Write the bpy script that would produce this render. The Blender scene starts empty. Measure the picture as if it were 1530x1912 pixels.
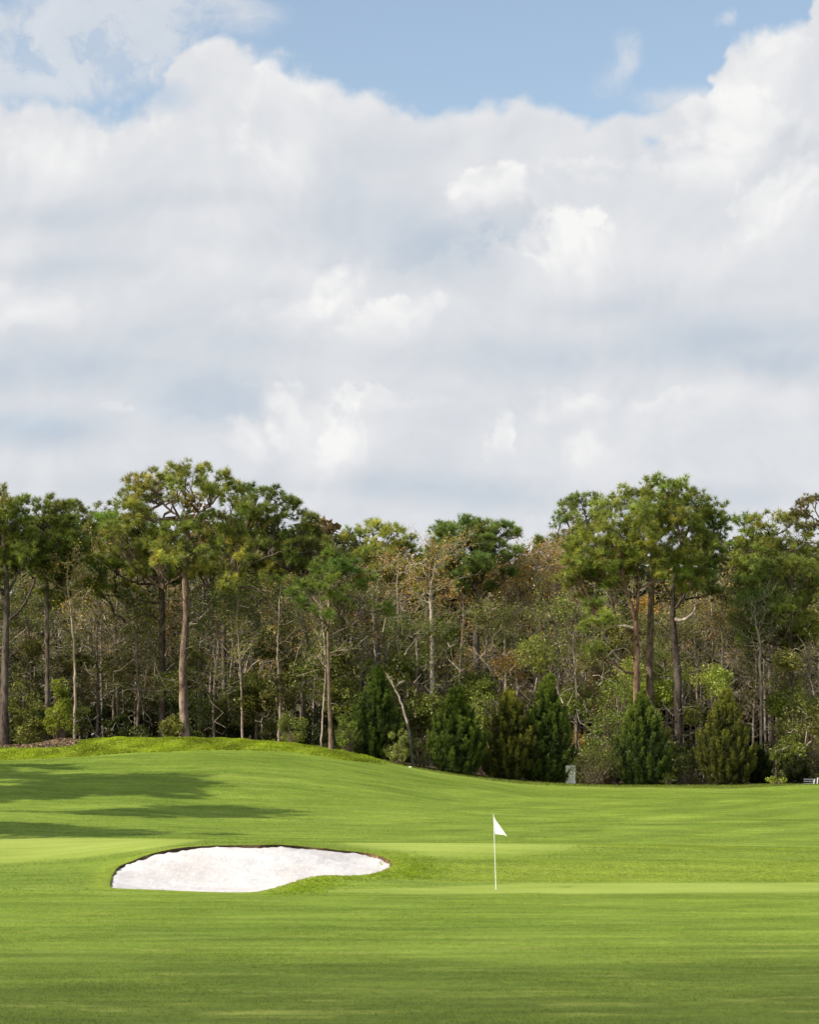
import bpy, math, random
import numpy as np

# ------------------------------------------------------------------ basics
SC = bpy.context.scene
COL = SC.collection
F = 4000.0          # focal length in photo pixels (1530 wide)
H = 3.15            # eye height above the lower green
HZ = 1450.0         # horizon row in the photo
R = np.random.default_rng(7)
random.seed(7)

def P(px, py, Y):
    return np.array([(px - 765.0) / F * Y, Y, H + (HZ - py) / F * Y])

def M2(px, Y):      # pixels to metres at a depth
    return px * Y / F

# ------------------------------------------------------------------ interpolation
def hermite_rows(kx, V, x):
    """monotone cubic interpolation; kx (n,), V (n,) or (n,N), x (N,)"""
    kx = np.asarray(kx, float); V = np.asarray(V, float)
    if V.ndim == 1:
        V = np.repeat(V[:, None], len(x), 1)
    n = len(kx)
    h = np.diff(kx)[:, None]
    d = np.diff(V, axis=0) / h
    m = np.zeros_like(V)
    m[0] = d[0]; m[-1] = d[-1]
    a, b = d[:-1], d[1:]
    s = (a * b) > 0
    w1 = 2 * h[1:] + h[:-1]; w2 = h[1:] + 2 * h[:-1]
    with np.errstate(divide='ignore', invalid='ignore'):
        hm = (w1 + w2) / (w1 / a + w2 / b)
    m[1:-1] = np.where(s, hm, 0)
    x = np.clip(x, kx[0], kx[-1])
    i = np.clip(np.searchsorted(kx, x, side='right') - 1, 0, n - 2)
    ar = np.arange(len(x))
    hh = kx[i + 1] - kx[i]
    t = (x - kx[i]) / hh
    t2, t3 = t * t, t * t * t
    return ((2 * t3 - 3 * t2 + 1) * V[i, ar] + (t3 - 2 * t2 + t) * hh * m[i, ar]
            + (-2 * t3 + 3 * t2) * V[i + 1, ar] + (t3 - t2) * hh * m[i + 1, ar])

# terrain: rows are distances, columns are bearings; z given directly or from a photo row
YS = [-200, 20, 57, 60, 64, 72, 78, 85, 100, 115, 126, 132, 138, 165, 210, 400, 3000]
def zr(py, Y): return H + (HZ - py) / F * Y
PXS = [-400, 0, 150, 350, 500, 600, 700, 850, 1083, 1300, 1530, 1950]
def colz(z57, z60, z64, z72, z78, r85, r100, r115, r126, r132, z138, z165):
    return [0, 0, z57, z60, z64, z72, z78, zr(r85, 85), zr(r100, 100), zr(r115, 115), zr(r126, 126),
            zr(r132, 132), z138, z165, 4.2, 4.2, 4.2]
TZ = np.array([
    colz(0, 0.02, 0.05, 0.20, 0.42, 1560, 1508, 1442, 1418, 1402, 5.2, 4.6),   # -400
    colz(0, 0.02, 0.05, 0.20, 0.44, 1562, 1510, 1442, 1417, 1395, 5.2, 4.6),   # 0
    colz(0, 0.02, 0.06, 0.35, 0.58, 1563, 1514, 1443, 1410, 1384, 5.4, 4.6),   # 150
    colz(0, 0.00, 0.06, 0.84, 0.86, 1563, 1524, 1446, 1403, 1377, 5.5, 4.6),   # 350
    colz(0, 0.00, 0.06, 0.87, 0.82, 1568, 1530, 1456, 1405, 1383, 5.3, 4.5),   # 500
    colz(0, 0.02, 0.12, 0.72, 0.74, 1570, 1532, 1463, 1414, 1397, 5.0, 4.4),   # 600
    colz(0, 0.03, 0.16, 0.46, 0.72, 1572, 1534, 1474, 1432, 1418, 4.4, 4.2),   # 700
    colz(0, 0.00, 0.02, 0.36, 0.71, 1573, 1536, 1492, 1458, 1447, 3.5, 3.8),   # 850
    colz(0, 0.02, 0.03, 0.34, 0.68, 1575, 1538, 1504, 1481, 1469, 2.62, 3.4),  # 1083
    colz(0, 0.02, 0.03, 0.30, 0.60, 1577, 1540, 1506, 1484, 1469, 2.60, 3.3),  # 1300
    colz(0, 0.02, 0.03, 0.24, 0.48, 1580, 1541, 1505, 1480, 1466, 2.66, 3.3),  # 1530
    colz(0, 0.02, 0.03, 0.20, 0.40, 1585, 1541, 1500, 1474, 1460, 2.9, 3.3),  # 1950
])

def terrain(x, y):
    x = np.atleast_1d(np.asarray(x, float)); y = np.atleast_1d(np.asarray(y, float))
    px = 765 + F * x / np.maximum(y, 40)
    rows = np.stack([hermite_rows(YS, TZ[c], y) for c in range(len(PXS))])
    z = hermite_rows(PXS, rows, px)
    w = np.clip((y - 82) / 10, 0, 1) * np.clip((150 - y) / 10, 0, 1)
    z = z + w * 0.035 * (np.sin(x * .42 + y * .31) + np.sin(x * .23 - y * .53 + 1.3) + .6 * np.sin(x * .9 + 2 + y * .17))
    return z

def tz(x, y): return float(terrain(x, y)[0])

def hit(px, py, y0=45.0, y1=200.0):
    Y = np.arange(y0, y1, 0.02)
    z = terrain((px - 765) / F * Y, Y)
    ray = H + (HZ - py) / F * Y
    k = np.nonzero(z >= ray)[0]
    i = k[0] if len(k) else len(Y) - 1
    return (px - 765) / F * Y[i], Y[i], z[i]

# ------------------------------------------------------------------ mesh buffer
class Buf:
    def __init__(s): s.v = []; s.t = []; s.c = []; s.m = []; s.n = 0
    def add(s, v, t, c=(1, 1, 1), mat=0):
        v = np.asarray(v, np.float32).reshape(-1, 3); t = np.asarray(t, np.int32).reshape(-1, 3)
        c = np.asarray(c, np.float32)
        if c.ndim == 1: c = np.repeat(c[None], len(v), 0)
        s.v.append(v); s.t.append(t + s.n); s.c.append(c); s.m.append(np.full(len(t), mat, np.int32)); s.n += len(v)
    def build(s, name, mats, parent=None, smooth=False, offset=None):
        me = bpy.data.meshes.new(name)
        if s.n:
            v = np.concatenate(s.v); t = np.concatenate(s.t); c = np.concatenate(s.c); mi = np.concatenate(s.m)
            if offset is not None: v = v - np.asarray(offset, np.float32)
            me.vertices.add(len(v)); me.vertices.foreach_set('co', v.ravel())
            me.loops.add(t.size); me.loops.foreach_set('vertex_index', t.ravel())
            me.polygons.add(len(t))
            me.polygons.foreach_set('loop_start', np.arange(0, t.size, 3, dtype=np.int32))
            me.polygons.foreach_set('material_index', mi)
            me.polygons.foreach_set('use_smooth', np.full(len(t), smooth))
            at = me.color_attributes.new('Col', 'FLOAT_COLOR', 'POINT')
            at.data.foreach_set('color', np.concatenate([c, np.ones((len(c), 1), np.float32)], 1).ravel())
            me.update(calc_edges=True); me.validate()
        if not isinstance(mats, (list, tuple)): mats = [mats]
        for m in mats: me.materials.append(m)
        o = bpy.data.objects.new(name, me); COL.objects.link(o)
        if parent is not None: o.parent = parent
        return o

def thing(name, label, cat, loc, group=None, rz=0):
    o = bpy.data.objects.new(name, None); COL.objects.link(o)
    o.empty_display_size = 0.3
    o.location = loc; o.rotation_euler = (0, 0, rz)
    o['label'] = label; o['category'] = cat
    if group: o['group'] = group
    return o

def copy_thing(src, loc, rz, scale, label=None, group=None):
    r = src.copy(); COL.objects.link(r)
    r.location = loc; r.rotation_euler = (0, 0, rz); r.scale = scale
    if label: r['label'] = label
    if group: r['group'] = group
    for ch in [o for o in src.children]:
        c = ch.copy(); COL.objects.link(c); c.parent = r
    return r

def smooth_poly(pts, k=8):
    pts = np.asarray(pts, float)
    if len(pts) < 3: 
        t = np.linspace(0, 1, k + 1)[:, None]; return pts[0] * (1 - t) + pts[1] * t
    q = np.vstack([2 * pts[0] - pts[1], pts, 2 * pts[-1] - pts[-2]])
    out = []
    for i in range(1, len(q) - 2):
        for j in range(k):
            t = j / k
            out.append(0.5 * ((2 * q[i]) + (-q[i-1] + q[i+1]) * t + (2*q[i-1] - 5*q[i] + 4*q[i+1] - q[i+2]) * t*t
                              + (-q[i-1] + 3*q[i] - 3*q[i+1] + q[i+2]) * t**3))
    out.append(pts[-1])
    return np.array(out)

def tube(buf, pts, rad, n=7, c=(1, 1, 1), mat=0, rough=0.0, cap=False):
    pts = np.asarray(pts, float); rad = np.asarray(rad, float)
    if rad.ndim == 0: rad = np.full(len(pts), float(rad))
    if len(rad) != len(pts): rad = np.interp(np.linspace(0, 1, len(pts)), np.linspace(0, 1, len(rad)), rad)
    T = np.gradient(pts, axis=0); T /= np.linalg.norm(T, axis=1)[:, None] + 1e-9
    ref = np.array([0.0, 1, 0]) if abs(T[0][1]) < .8 else np.array([1.0, 0, 0])
    A = np.cross(T, ref); A /= np.linalg.norm(A, axis=1)[:, None] + 1e-9
    B = np.cross(T, A)
    ang = np.linspace(0, 2 * math.pi, n, endpoint=False)
    ring = pts[:, None, :] + rad[:, None, None] * (np.cos(ang)[None, :, None] * A[:, None, :] + np.sin(ang)[None, :, None] * B[:, None, :])
    if rough: ring += R.normal(0, rough, ring.shape) * rad[:, None, None]
    L = len(pts)
    i = np.arange(L - 1)[:, None] * n; j = np.arange(n)[None, :]; k = (j + 1) % n
    a = i + j; b = i + k; cc = i + n + k; d = i + n + j
    tris = np.concatenate([np.stack([a, b, cc], -1).reshape(-1, 3), np.stack([a, cc, d], -1).reshape(-1, 3)])
    buf.add(ring.reshape(-1, 3), tris, c, mat)
    if cap:
        buf.add(np.vstack([ring[-1], pts[-1:]]), [[q, (q + 1) % n, n] for q in range(n)], c, mat)

def rand_unit(n):
    v = R.normal(size=(n, 3)); return v / (np.linalg.norm(v, axis=1)[:, None] + 1e-9)

def basis(d):
    d = d / (np.linalg.norm(d, axis=1)[:, None] + 1e-9)
    a = np.cross(d, rand_unit(len(d))); a /= np.linalg.norm(a, axis=1)[:, None] + 1e-9
    return d, a, np.cross(d, a)

# ------------------------------------------------------------------ materials
def new_mat(name):
    m = bpy.data.materials.new(name); m.use_nodes = True
    nt = m.node_tree; nt.nodes.clear()
    return m, nt
class NT:
    """small node helper"""
    def __init__(s, nt): s.nt = nt
    def n(s, typ, **kw):
        x = s.nt.nodes.new(typ)
        for k, v in kw.items(): setattr(x, k, v)
        return x
    def put(s, sock, v):
        if isinstance(v, bpy.types.NodeSocket): s.nt.links.new(v, sock)
        else: sock.default_value = v
    def math(s, op, a, b=None, c=None, clamp=False):
        x = s.n('ShaderNodeMath', operation=op, use_clamp=clamp)
        s.put(x.inputs[0], a)
        if b is not None: s.put(x.inputs[1], b)
        if c is not None: s.put(x.inputs[2], c)
        return x.outputs[0]
    def vmath(s, op, a, b=None, out=0):
        x = s.n('ShaderNodeVectorMath', operation=op)
        s.put(x.inputs[0], a)
        if b is not None:
            if op == 'SCALE': s.put(x.inputs['Scale'], b)
            else: s.put(x.inputs[1], b)
        return x.outputs['Value'] if op in ('LENGTH', 'DOT_PRODUCT', 'DISTANCE') else x.outputs[0]
    def noise(s, vec, scale, detail=4, rough=.55, dist=0.0, color=False, dims='3D'):
        x = s.n('ShaderNodeTexNoise', noise_dimensions=dims); s.put(x.inputs['Vector'], vec)
        x.inputs['Scale'].default_value = scale; x.inputs['Detail'].default_value = detail
        x.inputs['Roughness'].default_value = rough; x.inputs['Distortion'].default_value = dist
        return x.outputs['Color' if color else 0]
    def mr(s, v, a, b, c=0.0, d=1.0, interp='SMOOTHSTEP'):
        x = s.n('ShaderNodeMapRange', interpolation_type=interp, clamp=True) if interp == 'LINEAR' else s.n('ShaderNodeMapRange', interpolation_type=interp)
        s.put(x.inputs[0], v)
        for i, q in enumerate((a, b, c, d)): s.put(x.inputs[1 + i], q)
        return x.outputs[0]
    def mix(s, f, a, b, blend='MIX'):
        x = s.n('ShaderNodeMix', data_type='RGBA', blend_type=blend)
        s.put(x.inputs[0], f); s.put(x.inputs[6], a); s.put(x.inputs[7], b)
        return x.outputs[2]
    def scalevec(s, vec, sc, loc=(0, 0, 0), rot=(0, 0, 0)):
        x = s.n('ShaderNodeMapping'); s.put(x.inputs[0], vec)
        x.inputs['Scale'].default_value = sc; x.inputs['Location'].default_value = loc; x.inputs['Rotation'].default_value = rot
        return x.outputs[0]

def foliage_mat(name, trans=0.35, var=0.25, rough=.6, spec=.25, nscale=1.2):
    m, nt = new_mat(name); q = NT(nt)
    col = q.n('ShaderNodeVertexColor', layer_name='Col').outputs[0]
    geo = q.n('ShaderNodeNewGeometry').outputs['Position']
    nz = q.noise(geo, nscale, 3, .6)
    oi = q.n('ShaderNodeObjectInfo').outputs['Random']
    f = q.math('MULTIPLY', q.mr(nz, .3, .7, 1 - var, 1 + var), q.mr(oi, 0.0, 1.0, .88, 1.12, 'LINEAR'))
    c = q.vmath('SCALE', col, f)
    pr = q.n('ShaderNodeBsdfPrincipled'); q.put(pr.inputs['Base Color'], c)
    pr.inputs['Roughness'].default_value = rough; pr.inputs['Specular IOR Level'].default_value = spec
    tr = q.n('ShaderNodeBsdfTranslucent')
    q.put(tr.inputs[0], q.mix(1.0, c, (1.25, 1.3, .55, 1), 'MULTIPLY'))
    mx = q.n('ShaderNodeMixShader'); mx.inputs[0].default_value = trans
    nt.links.new(pr.outputs[0], mx.inputs[1]); nt.links.new(tr.outputs[0], mx.inputs[2])
    out = q.n('ShaderNodeOutputMaterial'); nt.links.new(mx.outputs[0], out.inputs[0])
    return m

def bark_mat(name, base, dark, light, sc=1.0):
    m, nt = new_mat(name); q = NT(nt)
    col = q.n('ShaderNodeVertexColor', layer_name='Col').outputs[0]
    geo = q.n('ShaderNodeNewGeometry').outputs['Position']
    v = q.scalevec(geo, (6 * sc, 6 * sc, 1.6 * sc))
    n1 = q.noise(v, 1.6, 5, .65, .4)
    n2 = q.noise(q.scalevec(geo, (.8, .8, .25)), 1.4, 3, .6)
    c = q.mix(q.mr(n1, .35, .65), dark, base)
    c = q.mix(q.mr(n2, .5, .72), c, light)
    c = q.mix(1.0, c, col, 'MULTIPLY')
    pr = q.n('ShaderNodeBsdfPrincipled'); q.put(pr.inputs['Base Color'], c)
    pr.inputs['Roughness'].default_value = .9; pr.inputs['Specular IOR Level'].default_value = .15
    bp = q.n('ShaderNodeBump'); bp.inputs['Strength'].default_value = .8; bp.inputs['Distance'].default_value = .04
    nt.links.new(n1, bp.inputs['Height']); nt.links.new(bp.outputs[0], pr.inputs['Normal'])
    out = q.n('ShaderNodeOutputMaterial'); nt.links.new(pr.outputs[0], out.inputs[0])
    return m

def plain_mat(name, colr, rough=.5, var=.08, spec=.4, trans=0):
    m, nt = new_mat(name); q = NT(nt)
    geo = q.n('ShaderNodeNewGeometry').outputs['Position']
    nz = q.noise(geo, 9, 4, .6)
    c = q.vmath('SCALE', (*colr[:3],), q.mr(nz, .3, .7, 1 - var, 1 + var))
    pr = q.n('ShaderNodeBsdfPrincipled'); q.put(pr.inputs['Base Color'], c)
    pr.inputs['Roughness'].default_value = rough; pr.inputs['Specular IOR Level'].default_value = spec
    sh = pr.outputs[0]
    if trans:
        tr = q.n('ShaderNodeBsdfTranslucent'); q.put(tr.inputs[0], c)
        mx = q.n('ShaderNodeMixShader'); mx.inputs[0].default_value = trans
        nt.links.new(sh, mx.inputs[1]); nt.links.new(tr.outputs[0], mx.inputs[2]); sh = mx.outputs[0]
    out = q.n('ShaderNodeOutputMaterial'); nt.links.new(sh, out.inputs[0])
    return m

def turf_mat():
    m, nt = new_mat('turf'); q = NT(nt)
    mask = q.n('ShaderNodeVertexColor', layer_name='Col').outputs[0]
    sep = q.n('ShaderNodeSeparateColor'); nt.links.new(mask, sep.inputs[0])
    gr, ro, so = sep.outputs
    pos = q.n('ShaderNodeNewGeometry').outputs['Position']
    # broad tone patches, long streaks left by mowing, fine tufts
    big = q.noise(q.scalevec(pos, (.07, .12, .1)), 1.0, 4, .55, .3)
    mid = q.noise(q.scalevec(pos, (.16, .55, .3), rot=(0, 0, -.10)), 1.0, 5, .6, .5)
    stripe = q.noise(q.scalevec(pos, (.035, .42, .2), rot=(0, 0, .16)), 1.0, 3, .5, .2)
    fine = q.noise(q.scalevec(pos, (5.5, 2.6, 3)), 1.0, 6, .72)
    tiny = q.noise(q.scalevec(pos, (26, 9, 10)), 1.0, 3, .7)
    t = q.math('ADD', q.math('MULTIPLY', q.mr(big, .3, .7), .34), q.math('MULTIPLY', q.mr(mid, .3, .7), .36))
    t = q.math('ADD', t, q.math('MULTIPLY', q.mr(stripe, .38, .62), .30))
    c = q.mix(t, TURF_D, TURF_L)
    streak = q.noise(q.scalevec(pos, (.45, 1.5, .5), rot=(0, 0, .03)), 1.0, 5, .66, .4)
    c = q.vmath('SCALE', c, q.mr(streak, .28, .72, .80, 1.17))
    # soft shade painted into the turf colour, deepening toward the viewer
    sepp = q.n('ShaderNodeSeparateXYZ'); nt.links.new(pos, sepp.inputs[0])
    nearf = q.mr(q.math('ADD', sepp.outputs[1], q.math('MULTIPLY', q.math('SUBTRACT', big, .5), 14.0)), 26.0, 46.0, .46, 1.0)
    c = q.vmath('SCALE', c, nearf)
    # mower passes running away to the right on the far slope
    sxy = q.n('ShaderNodeSeparateXYZ'); nt.links.new(pos, sxy.inputs[0])
    vv_ = q.math('ADD', q.math('SUBTRACT', q.math('MULTIPLY', sxy.outputs[0], .80), q.math('MULTIPLY', sxy.outputs[1], .60)), q.math('MULTIPLY', big, 3.0))
    wv = q.mr(q.math('SINE', q.math('MULTIPLY', vv_, 1.55)), -.5, .5, -.085, .085)
    gate = q.math('MULTIPLY', q.math('MULTIPLY', q.mr(sxy.outputs[1], 80, 88), q.mr(sxy.outputs[1], 128, 118)), q.mr(sxy.outputs[0], -4, 6))
    c = q.vmath('SCALE', c, q.math('ADD', 1.0, q.math('MULTIPLY', wv, gate)))
    # dry olive flecks
    dry = q.noise(q.scalevec(pos, (.35, 1.1, .5)), 1.0, 5, .65)
    c = q.mix(q.math('MULTIPLY', q.mr(dry, .52, .72), .55), c, TURF_Y)
    gcol = q.mix(q.mr(mid, .3, .7), GREEN_D, GREEN_L)
    c = q.mix(gr, c, gcol)
    rcol = q.mix(q.mr(fine, .3, .7), ROUGH_D, ROUGH_L)
    c = q.mix(ro, c, rcol)
    fl = q.math('MULTIPLY', q.mr(fine, .25, .75, .86, 1.14), q.mr(tiny, .25, .75, .84, 1.16))
    fl = q.math('ADD', 1.0, q.math('MULTIPLY', q.math('SUBTRACT', fl, 1.0), q.math('SUBTRACT', 1.0, q.math('MULTIPLY', gr, .75))))
    c = q.vmath('SCALE', c, fl)
    scol = q.mix(q.mr(fine, .3, .7), (.035, .024, .014, 1), (.15, .105, .06, 1))
    c = q.mix(so, c, scol)
    df = q.n('ShaderNodeBsdfPrincipled'); q.put(df.inputs['Base Color'], c)
    df.inputs['Roughness'].default_value = .85; df.inputs['Specular IOR Level'].default_value = .08
    df.inputs['Sheen Weight'].default_value = .03; df.inputs['Sheen Roughness'].default_value = .5
    df.inputs['Sheen Tint'].default_value = (.8, 1, .4, 1)
    bh = q.math('ADD', fine, q.math('MULTIPLY', tiny, .5))
    bp = q.n('ShaderNodeBump'); bp.inputs['Distance'].default_value = .05
    q.put(bp.inputs['Strength'], q.math('SUBTRACT', .5, q.math('MULTIPLY', gr, .38)))
    nt.links.new(bh, bp.inputs['Height']); nt.links.new(bp.outputs[0], df.inputs['Normal'])
    out = q.n('ShaderNodeOutputMaterial'); nt.links.new(df.outputs[0], out.inputs[0])
    return m

TURF_D = (.124, .188, .018, 1); TURF_L = (.250, .332, .042, 1); TURF_Y = (.300, .325, .070, 1)
GREEN_D = (.29, .355, .050, 1); GREEN_L = (.40, .465, .095, 1)
ROUGH_D = (.14, .19, .012, 1); ROUGH_L = (.31, .37, .030, 1)

def sand_mat():
    m, nt = new_mat('sand'); q = NT(nt)
    pos = q.n('ShaderNodeNewGeometry').outputs['Position']
    a = q.noise(q.scalevec(pos, (.5, .35, .4)), 1.0, 4, .55)
    b = q.noise(q.scalevec(pos, (9, 3.2, 4)), 1.0, 6, .7, .6)
    rake = q.noise(q.scalevec(pos, (5.5, .5, 2), rot=(0, 0, .5)), 1.0, 3, .6, .4)
    c = q.mix(q.mr(a, .3, .7), (.62, .575, .535, 1), (.73, .69, .655, 1))
    c = q.vmath('SCALE', c, q.mr(b, .25, .75, .87, 1.06))
    pr = q.n('ShaderNodeBsdfPrincipled'); q.put(pr.inputs['Base Color'], c)
    pr.inputs['Roughness'].default_value = .95; pr.inputs['Specular IOR Level'].default_value = .1
    bp = q.n('ShaderNodeBump'); bp.inputs['Strength'].default_value = .5; bp.inputs['Distance'].default_value = .04
    nt.links.new(q.math('ADD', b, q.math('MULTIPLY', rake, .8)), bp.inputs['Height']); nt.links.new(bp.outputs[0], pr.inputs['Normal'])
    out = q.n('ShaderNodeOutputMaterial'); nt.links.new(pr.outputs[0], out.inputs[0])
    return m

MT_turf = turf_mat()
MT_sand = sand_mat()
MT_needle = foliage_mat('pine_needles', .40, .30, .5, .35, .9)
MT_leaf = foliage_mat('broad_leaves', .35, .30, .45, .4, 1.1)
MT_cedar = foliage_mat('cedar_foliage', .22, .25, .6, .25, 1.6)
MT_grass = foliage_mat('grass_blades', .40, .25, .6, .2, .8)
MT_pbark = bark_mat('pine_bark', (.20, .158, .128, 1), (.06, .048, .040, 1), (.33, .28, .24, 1))
MT_gbark = bark_mat('grey_bark', (.38, .33, .28, 1), (.175, .145, .12, 1), (.56, .51, .45, 1))
MT_soil = bark_mat('lip_soil', (.085, .055, .03, 1), (.03, .02, .012, 1), (.17, .12, .06, 1), 2)

# ------------------------------------------------------------------ bunker outline
BUNK = [(206, 1654), (209, 1640), (216, 1626), (226, 1616), (248, 1608), (275, 1597), (310, 1588), (350, 1582), (400, 1579),
        (480, 1578), (560, 1580), (620, 1586), (680, 1592), (712, 1600), (730, 1612), (722, 1622), (700, 1630), (660, 1635),
        (610, 1634), (572, 1640), (545, 1648), (512, 1658), (470, 1666), (400, 1666), (300, 1662), (220, 1659)]
bp_ = np.array([hit(a, b)[:2] for a, b in BUNK])
ring = smooth_poly(np.vstack([bp_, bp_[:1]]), 14)[:-1]
# even spacing
seg = np.linalg.norm(np.diff(np.vstack([ring, ring[:1]]), axis=0), axis=1)
cum = np.concatenate([[0], np.cumsum(seg)])
NB = 420
sv = np.linspace(0, cum[-1], NB, endpoint=False)
ringc = np.vstack([ring, ring[:1]])
ring = np.stack([np.interp(sv, cum, ringc[:, 0]), np.interp(sv, cum, ringc[:, 1])], 1)
for _ in range(4): ring = (np.roll(ring, 1, 0) + 2 * ring + np.roll(ring, -1, 0)) / 4

def inside(pts, poly):
    x, y = pts[:, 0], pts[:, 1]; c = np.zeros(len(pts), bool)
    j = len(poly) - 1
    for i in range(len(poly)):
        xi, yi = poly[i]; xj, yj = poly[j]
        k = ((yi > y) != (yj > y)) & (x < (xj - xi) * (y - yi) / (yj - yi + 1e-12) + xi)
        c ^= k; j = i
    return c
def pdist(pts, poly):
    d = np.full(len(pts), 1e9)
    for i in range(0, len(pts), 4000):
        q = pts[i:i + 4000]
        d[i:i + 4000] = np.sqrt(((q[:, None] - poly[None]) ** 2).sum(-1)).min(1)
    return d

# ------------------------------------------------------------------ turf masks (on the real ground)
def sstep(a, b, x):
    t = np.clip((x - a) / (b - a), 0, 1); return t * t * (3 - 2 * t)
def wob(x, y, s=1.0):
    return np.sin(x * 1.3 * s + .7) * .5 + np.sin(x * .47 * s + y * .3 + 2.1) * .6 + np.sin(x * 2.9 * s + y * .9) * .25
ROUGH_EDGE = ([-400, 0, 90, 160, 220, 300, 350, 450, 520, 570, 620, 680, 740, 1950],
              [1424, 1419, 1417, 1412, 1407, 1403, 1401, 1401, 1403, 1408, 1415, 1423, 1433, 1433])
def masks(x, y, z):
    px = 765 + F * x / np.maximum(y, 5); py = HZ - (z - H) * F / np.maximum(y, 5)
    w = wob(x, y)
    # upper putting surface, left
    low = np.interp(px, [-400, 0, 150, 250, 330, 400], [1622, 1615, 1606, 1590, 1578, 1568])
    g1 = sstep(-2, 10, low + w * 3 - py) * sstep(-1, 2, py - (1562 + px * .012)) * sstep(410, 380, px) * sstep(70, 71, y) * sstep(90, 88, y)
    # upper putting surface, right of the bunker
    low = np.interp(px, [630, 680, 740, 820, 950, 1050, 1120, 1180], [1580, 1588, 1594, 1604, 1602, 1592, 1584, 1576])
    g2 = sstep(-5, 14, low + w * 3 - py) * sstep(620, 660, px) * sstep(1190, 900, px) * sstep(70, 72, y) * sstep(82, 80.5, y)
    # lower putting surface with the flag
    low = np.interp(px, [520, 620, 800, 950, 1300, 1530, 1900], [1664, 1668, 1670, 1669, 1670, 1668, 1666])
    up = np.interp(px, [520, 620, 760, 900, 980, 1300, 1530, 1900], [1664, 1661, 1658, 1652, 1649, 1648, 1647, 1646])
    g3 = sstep(-1, 5, low + w * 1.2 - py) * sstep(-2.5, 3.5, py - up) * sstep(540, 680, px) * sstep(56, 57, y) * sstep(68, 66, y)
    g = np.clip(np.maximum(np.maximum(g1, g2), g3), 0, 1)
    g = g * np.where(g3 >= np.maximum(g1, g2), .50 + .25 * sstep(700, 1000, px), .75)
    edge = np.interp(px, *ROUGH_EDGE)
    r1 = sstep(-1, 1.5, edge + w * .8 - py) * sstep(118, 120, y) * sstep(760, 640, px) * sstep(142, 138, y)
    d = np.full(len(x), 99.0)
    near = (np.abs(x + 4) < 14) & (y > 50) & (y < 82)
    if near.any(): d[near] = pdist(np.stack([x[near], y[near]], 1), ring)
    r2 = sstep(.9, .3, d) * .5 + sstep(2.2, .5, d) * sstep(480, 560, px) * sstep(76, 68, y) * .8
    r3 = sstep(1602, 1616, py) * sstep(1650, 1644, py) * sstep(720, 800, px) * sstep(62, 64, y) * sstep(82, 76, y) * .35
    r = np.clip(np.maximum(np.maximum(r1, r2), r3), 0, 1)
    # bare leaf litter under the trees; mulch on the knoll
    s = sstep(0, 2.0, y - np.interp(px, [0, 500, 640, 760, 900, 1060, 1300, 1500, 1700], [134.5, 134.5, 133.6, 132.8, 132.6, 135.0, 135.5, 134.4, 134.4]) + w * .4)
    e = ((px - 20) / 132) ** 2 + ((py - 1387) / 10.0) ** 2
    s2 = sstep(1.15, .8, e + w * .12) * sstep(124, 126, y)
    s = np.clip(np.maximum(s, s2), 0, 1)
    return np.stack([g * (1 - s), r * (1 - s), s], 1)

# ------------------------------------------------------------------ ground sheet
def axis(parts):
    out = []
    for a, b, st in parts: out.append(np.arange(a, b - 1e-6, st))
    out.append([parts[-1][1]]); return np.concatenate(out)
gx = axis([(-3000, -400, 260), (-400, -60, 20), (-60, -32, 2), (-32, 32, .25), (32, 60, 2), (60, 400, 20), (400, 3000, 260)])
gy = axis([(-60, 20, 4), (20, 142, .25), (142, 180, 1.0), (180, 400, 20), (400, 3000, 260)])
GX, GY = np.meshgrid(gx, gy)
fx, fy = GX.ravel(), GY.ravel()
fz = np.concatenate([terrain(fx[i:i + 40000], fy[i:i + 40000]) for i in range(0, len(fx), 40000)])
gm = masks(fx, fy, fz)
inb = np.zeros(len(fx), bool)
nb = (np.abs(fx + 4) < 14) & (fy > 50) & (fy < 82)
inb[nb] = inside(np.stack([fx[nb], fy[nb]], 1), ring)
nx, ny = len(gx), len(gy)
I = (np.arange(ny - 1)[:, None] * nx + np.arange(nx - 1)[None, :]).ravel()
cells = np.stack([I, I + 1, I + nx + 1, I + nx], 1)
keep = ~inb[cells].any(1)
cells = cells[keep]
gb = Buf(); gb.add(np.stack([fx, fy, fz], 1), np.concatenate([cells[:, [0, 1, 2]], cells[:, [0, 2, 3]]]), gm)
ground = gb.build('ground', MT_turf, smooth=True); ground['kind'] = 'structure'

# ------------------------------------------------------------------ sand bunker
bx0, by0 = ring.mean(0); bz0 = tz(bx0, by0)
bunker = thing('sand_bunker', 'white sand bunker with thin dark turf lip in front of the upper green', 'bunker', (bx0, by0, bz0))
tang = np.roll(ring, -1, 0) - np.roll(ring, 1, 0); tang /= np.linalg.norm(tang, axis=1)[:, None]
nrm = np.stack([tang[:, 1], -tang[:, 0]], 1)
area = 0.5 * np.sum(ring[:, 0] * np.roll(ring[:, 1], -1) - np.roll(ring[:, 0], -1) * ring[:, 1])
if area < 0: nrm = -nrm            # outward
ph = np.arange(NB) / NB * 2 * math.pi
backness = sstep(64, 70, ring[:, 1])                       # taller lip on the far side
jag = R.normal(0, 1, NB); jag = np.mean([np.roll(jag, k_) for k_ in range(-3, 4)], 0) * 1.4
def sand_z(x, y, d):
    return terrain(x, y) - (0.028 + 0.03 * sstep(64, 70, y) + 0.27 * (1 - np.exp(-d / 1.4)))
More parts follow.
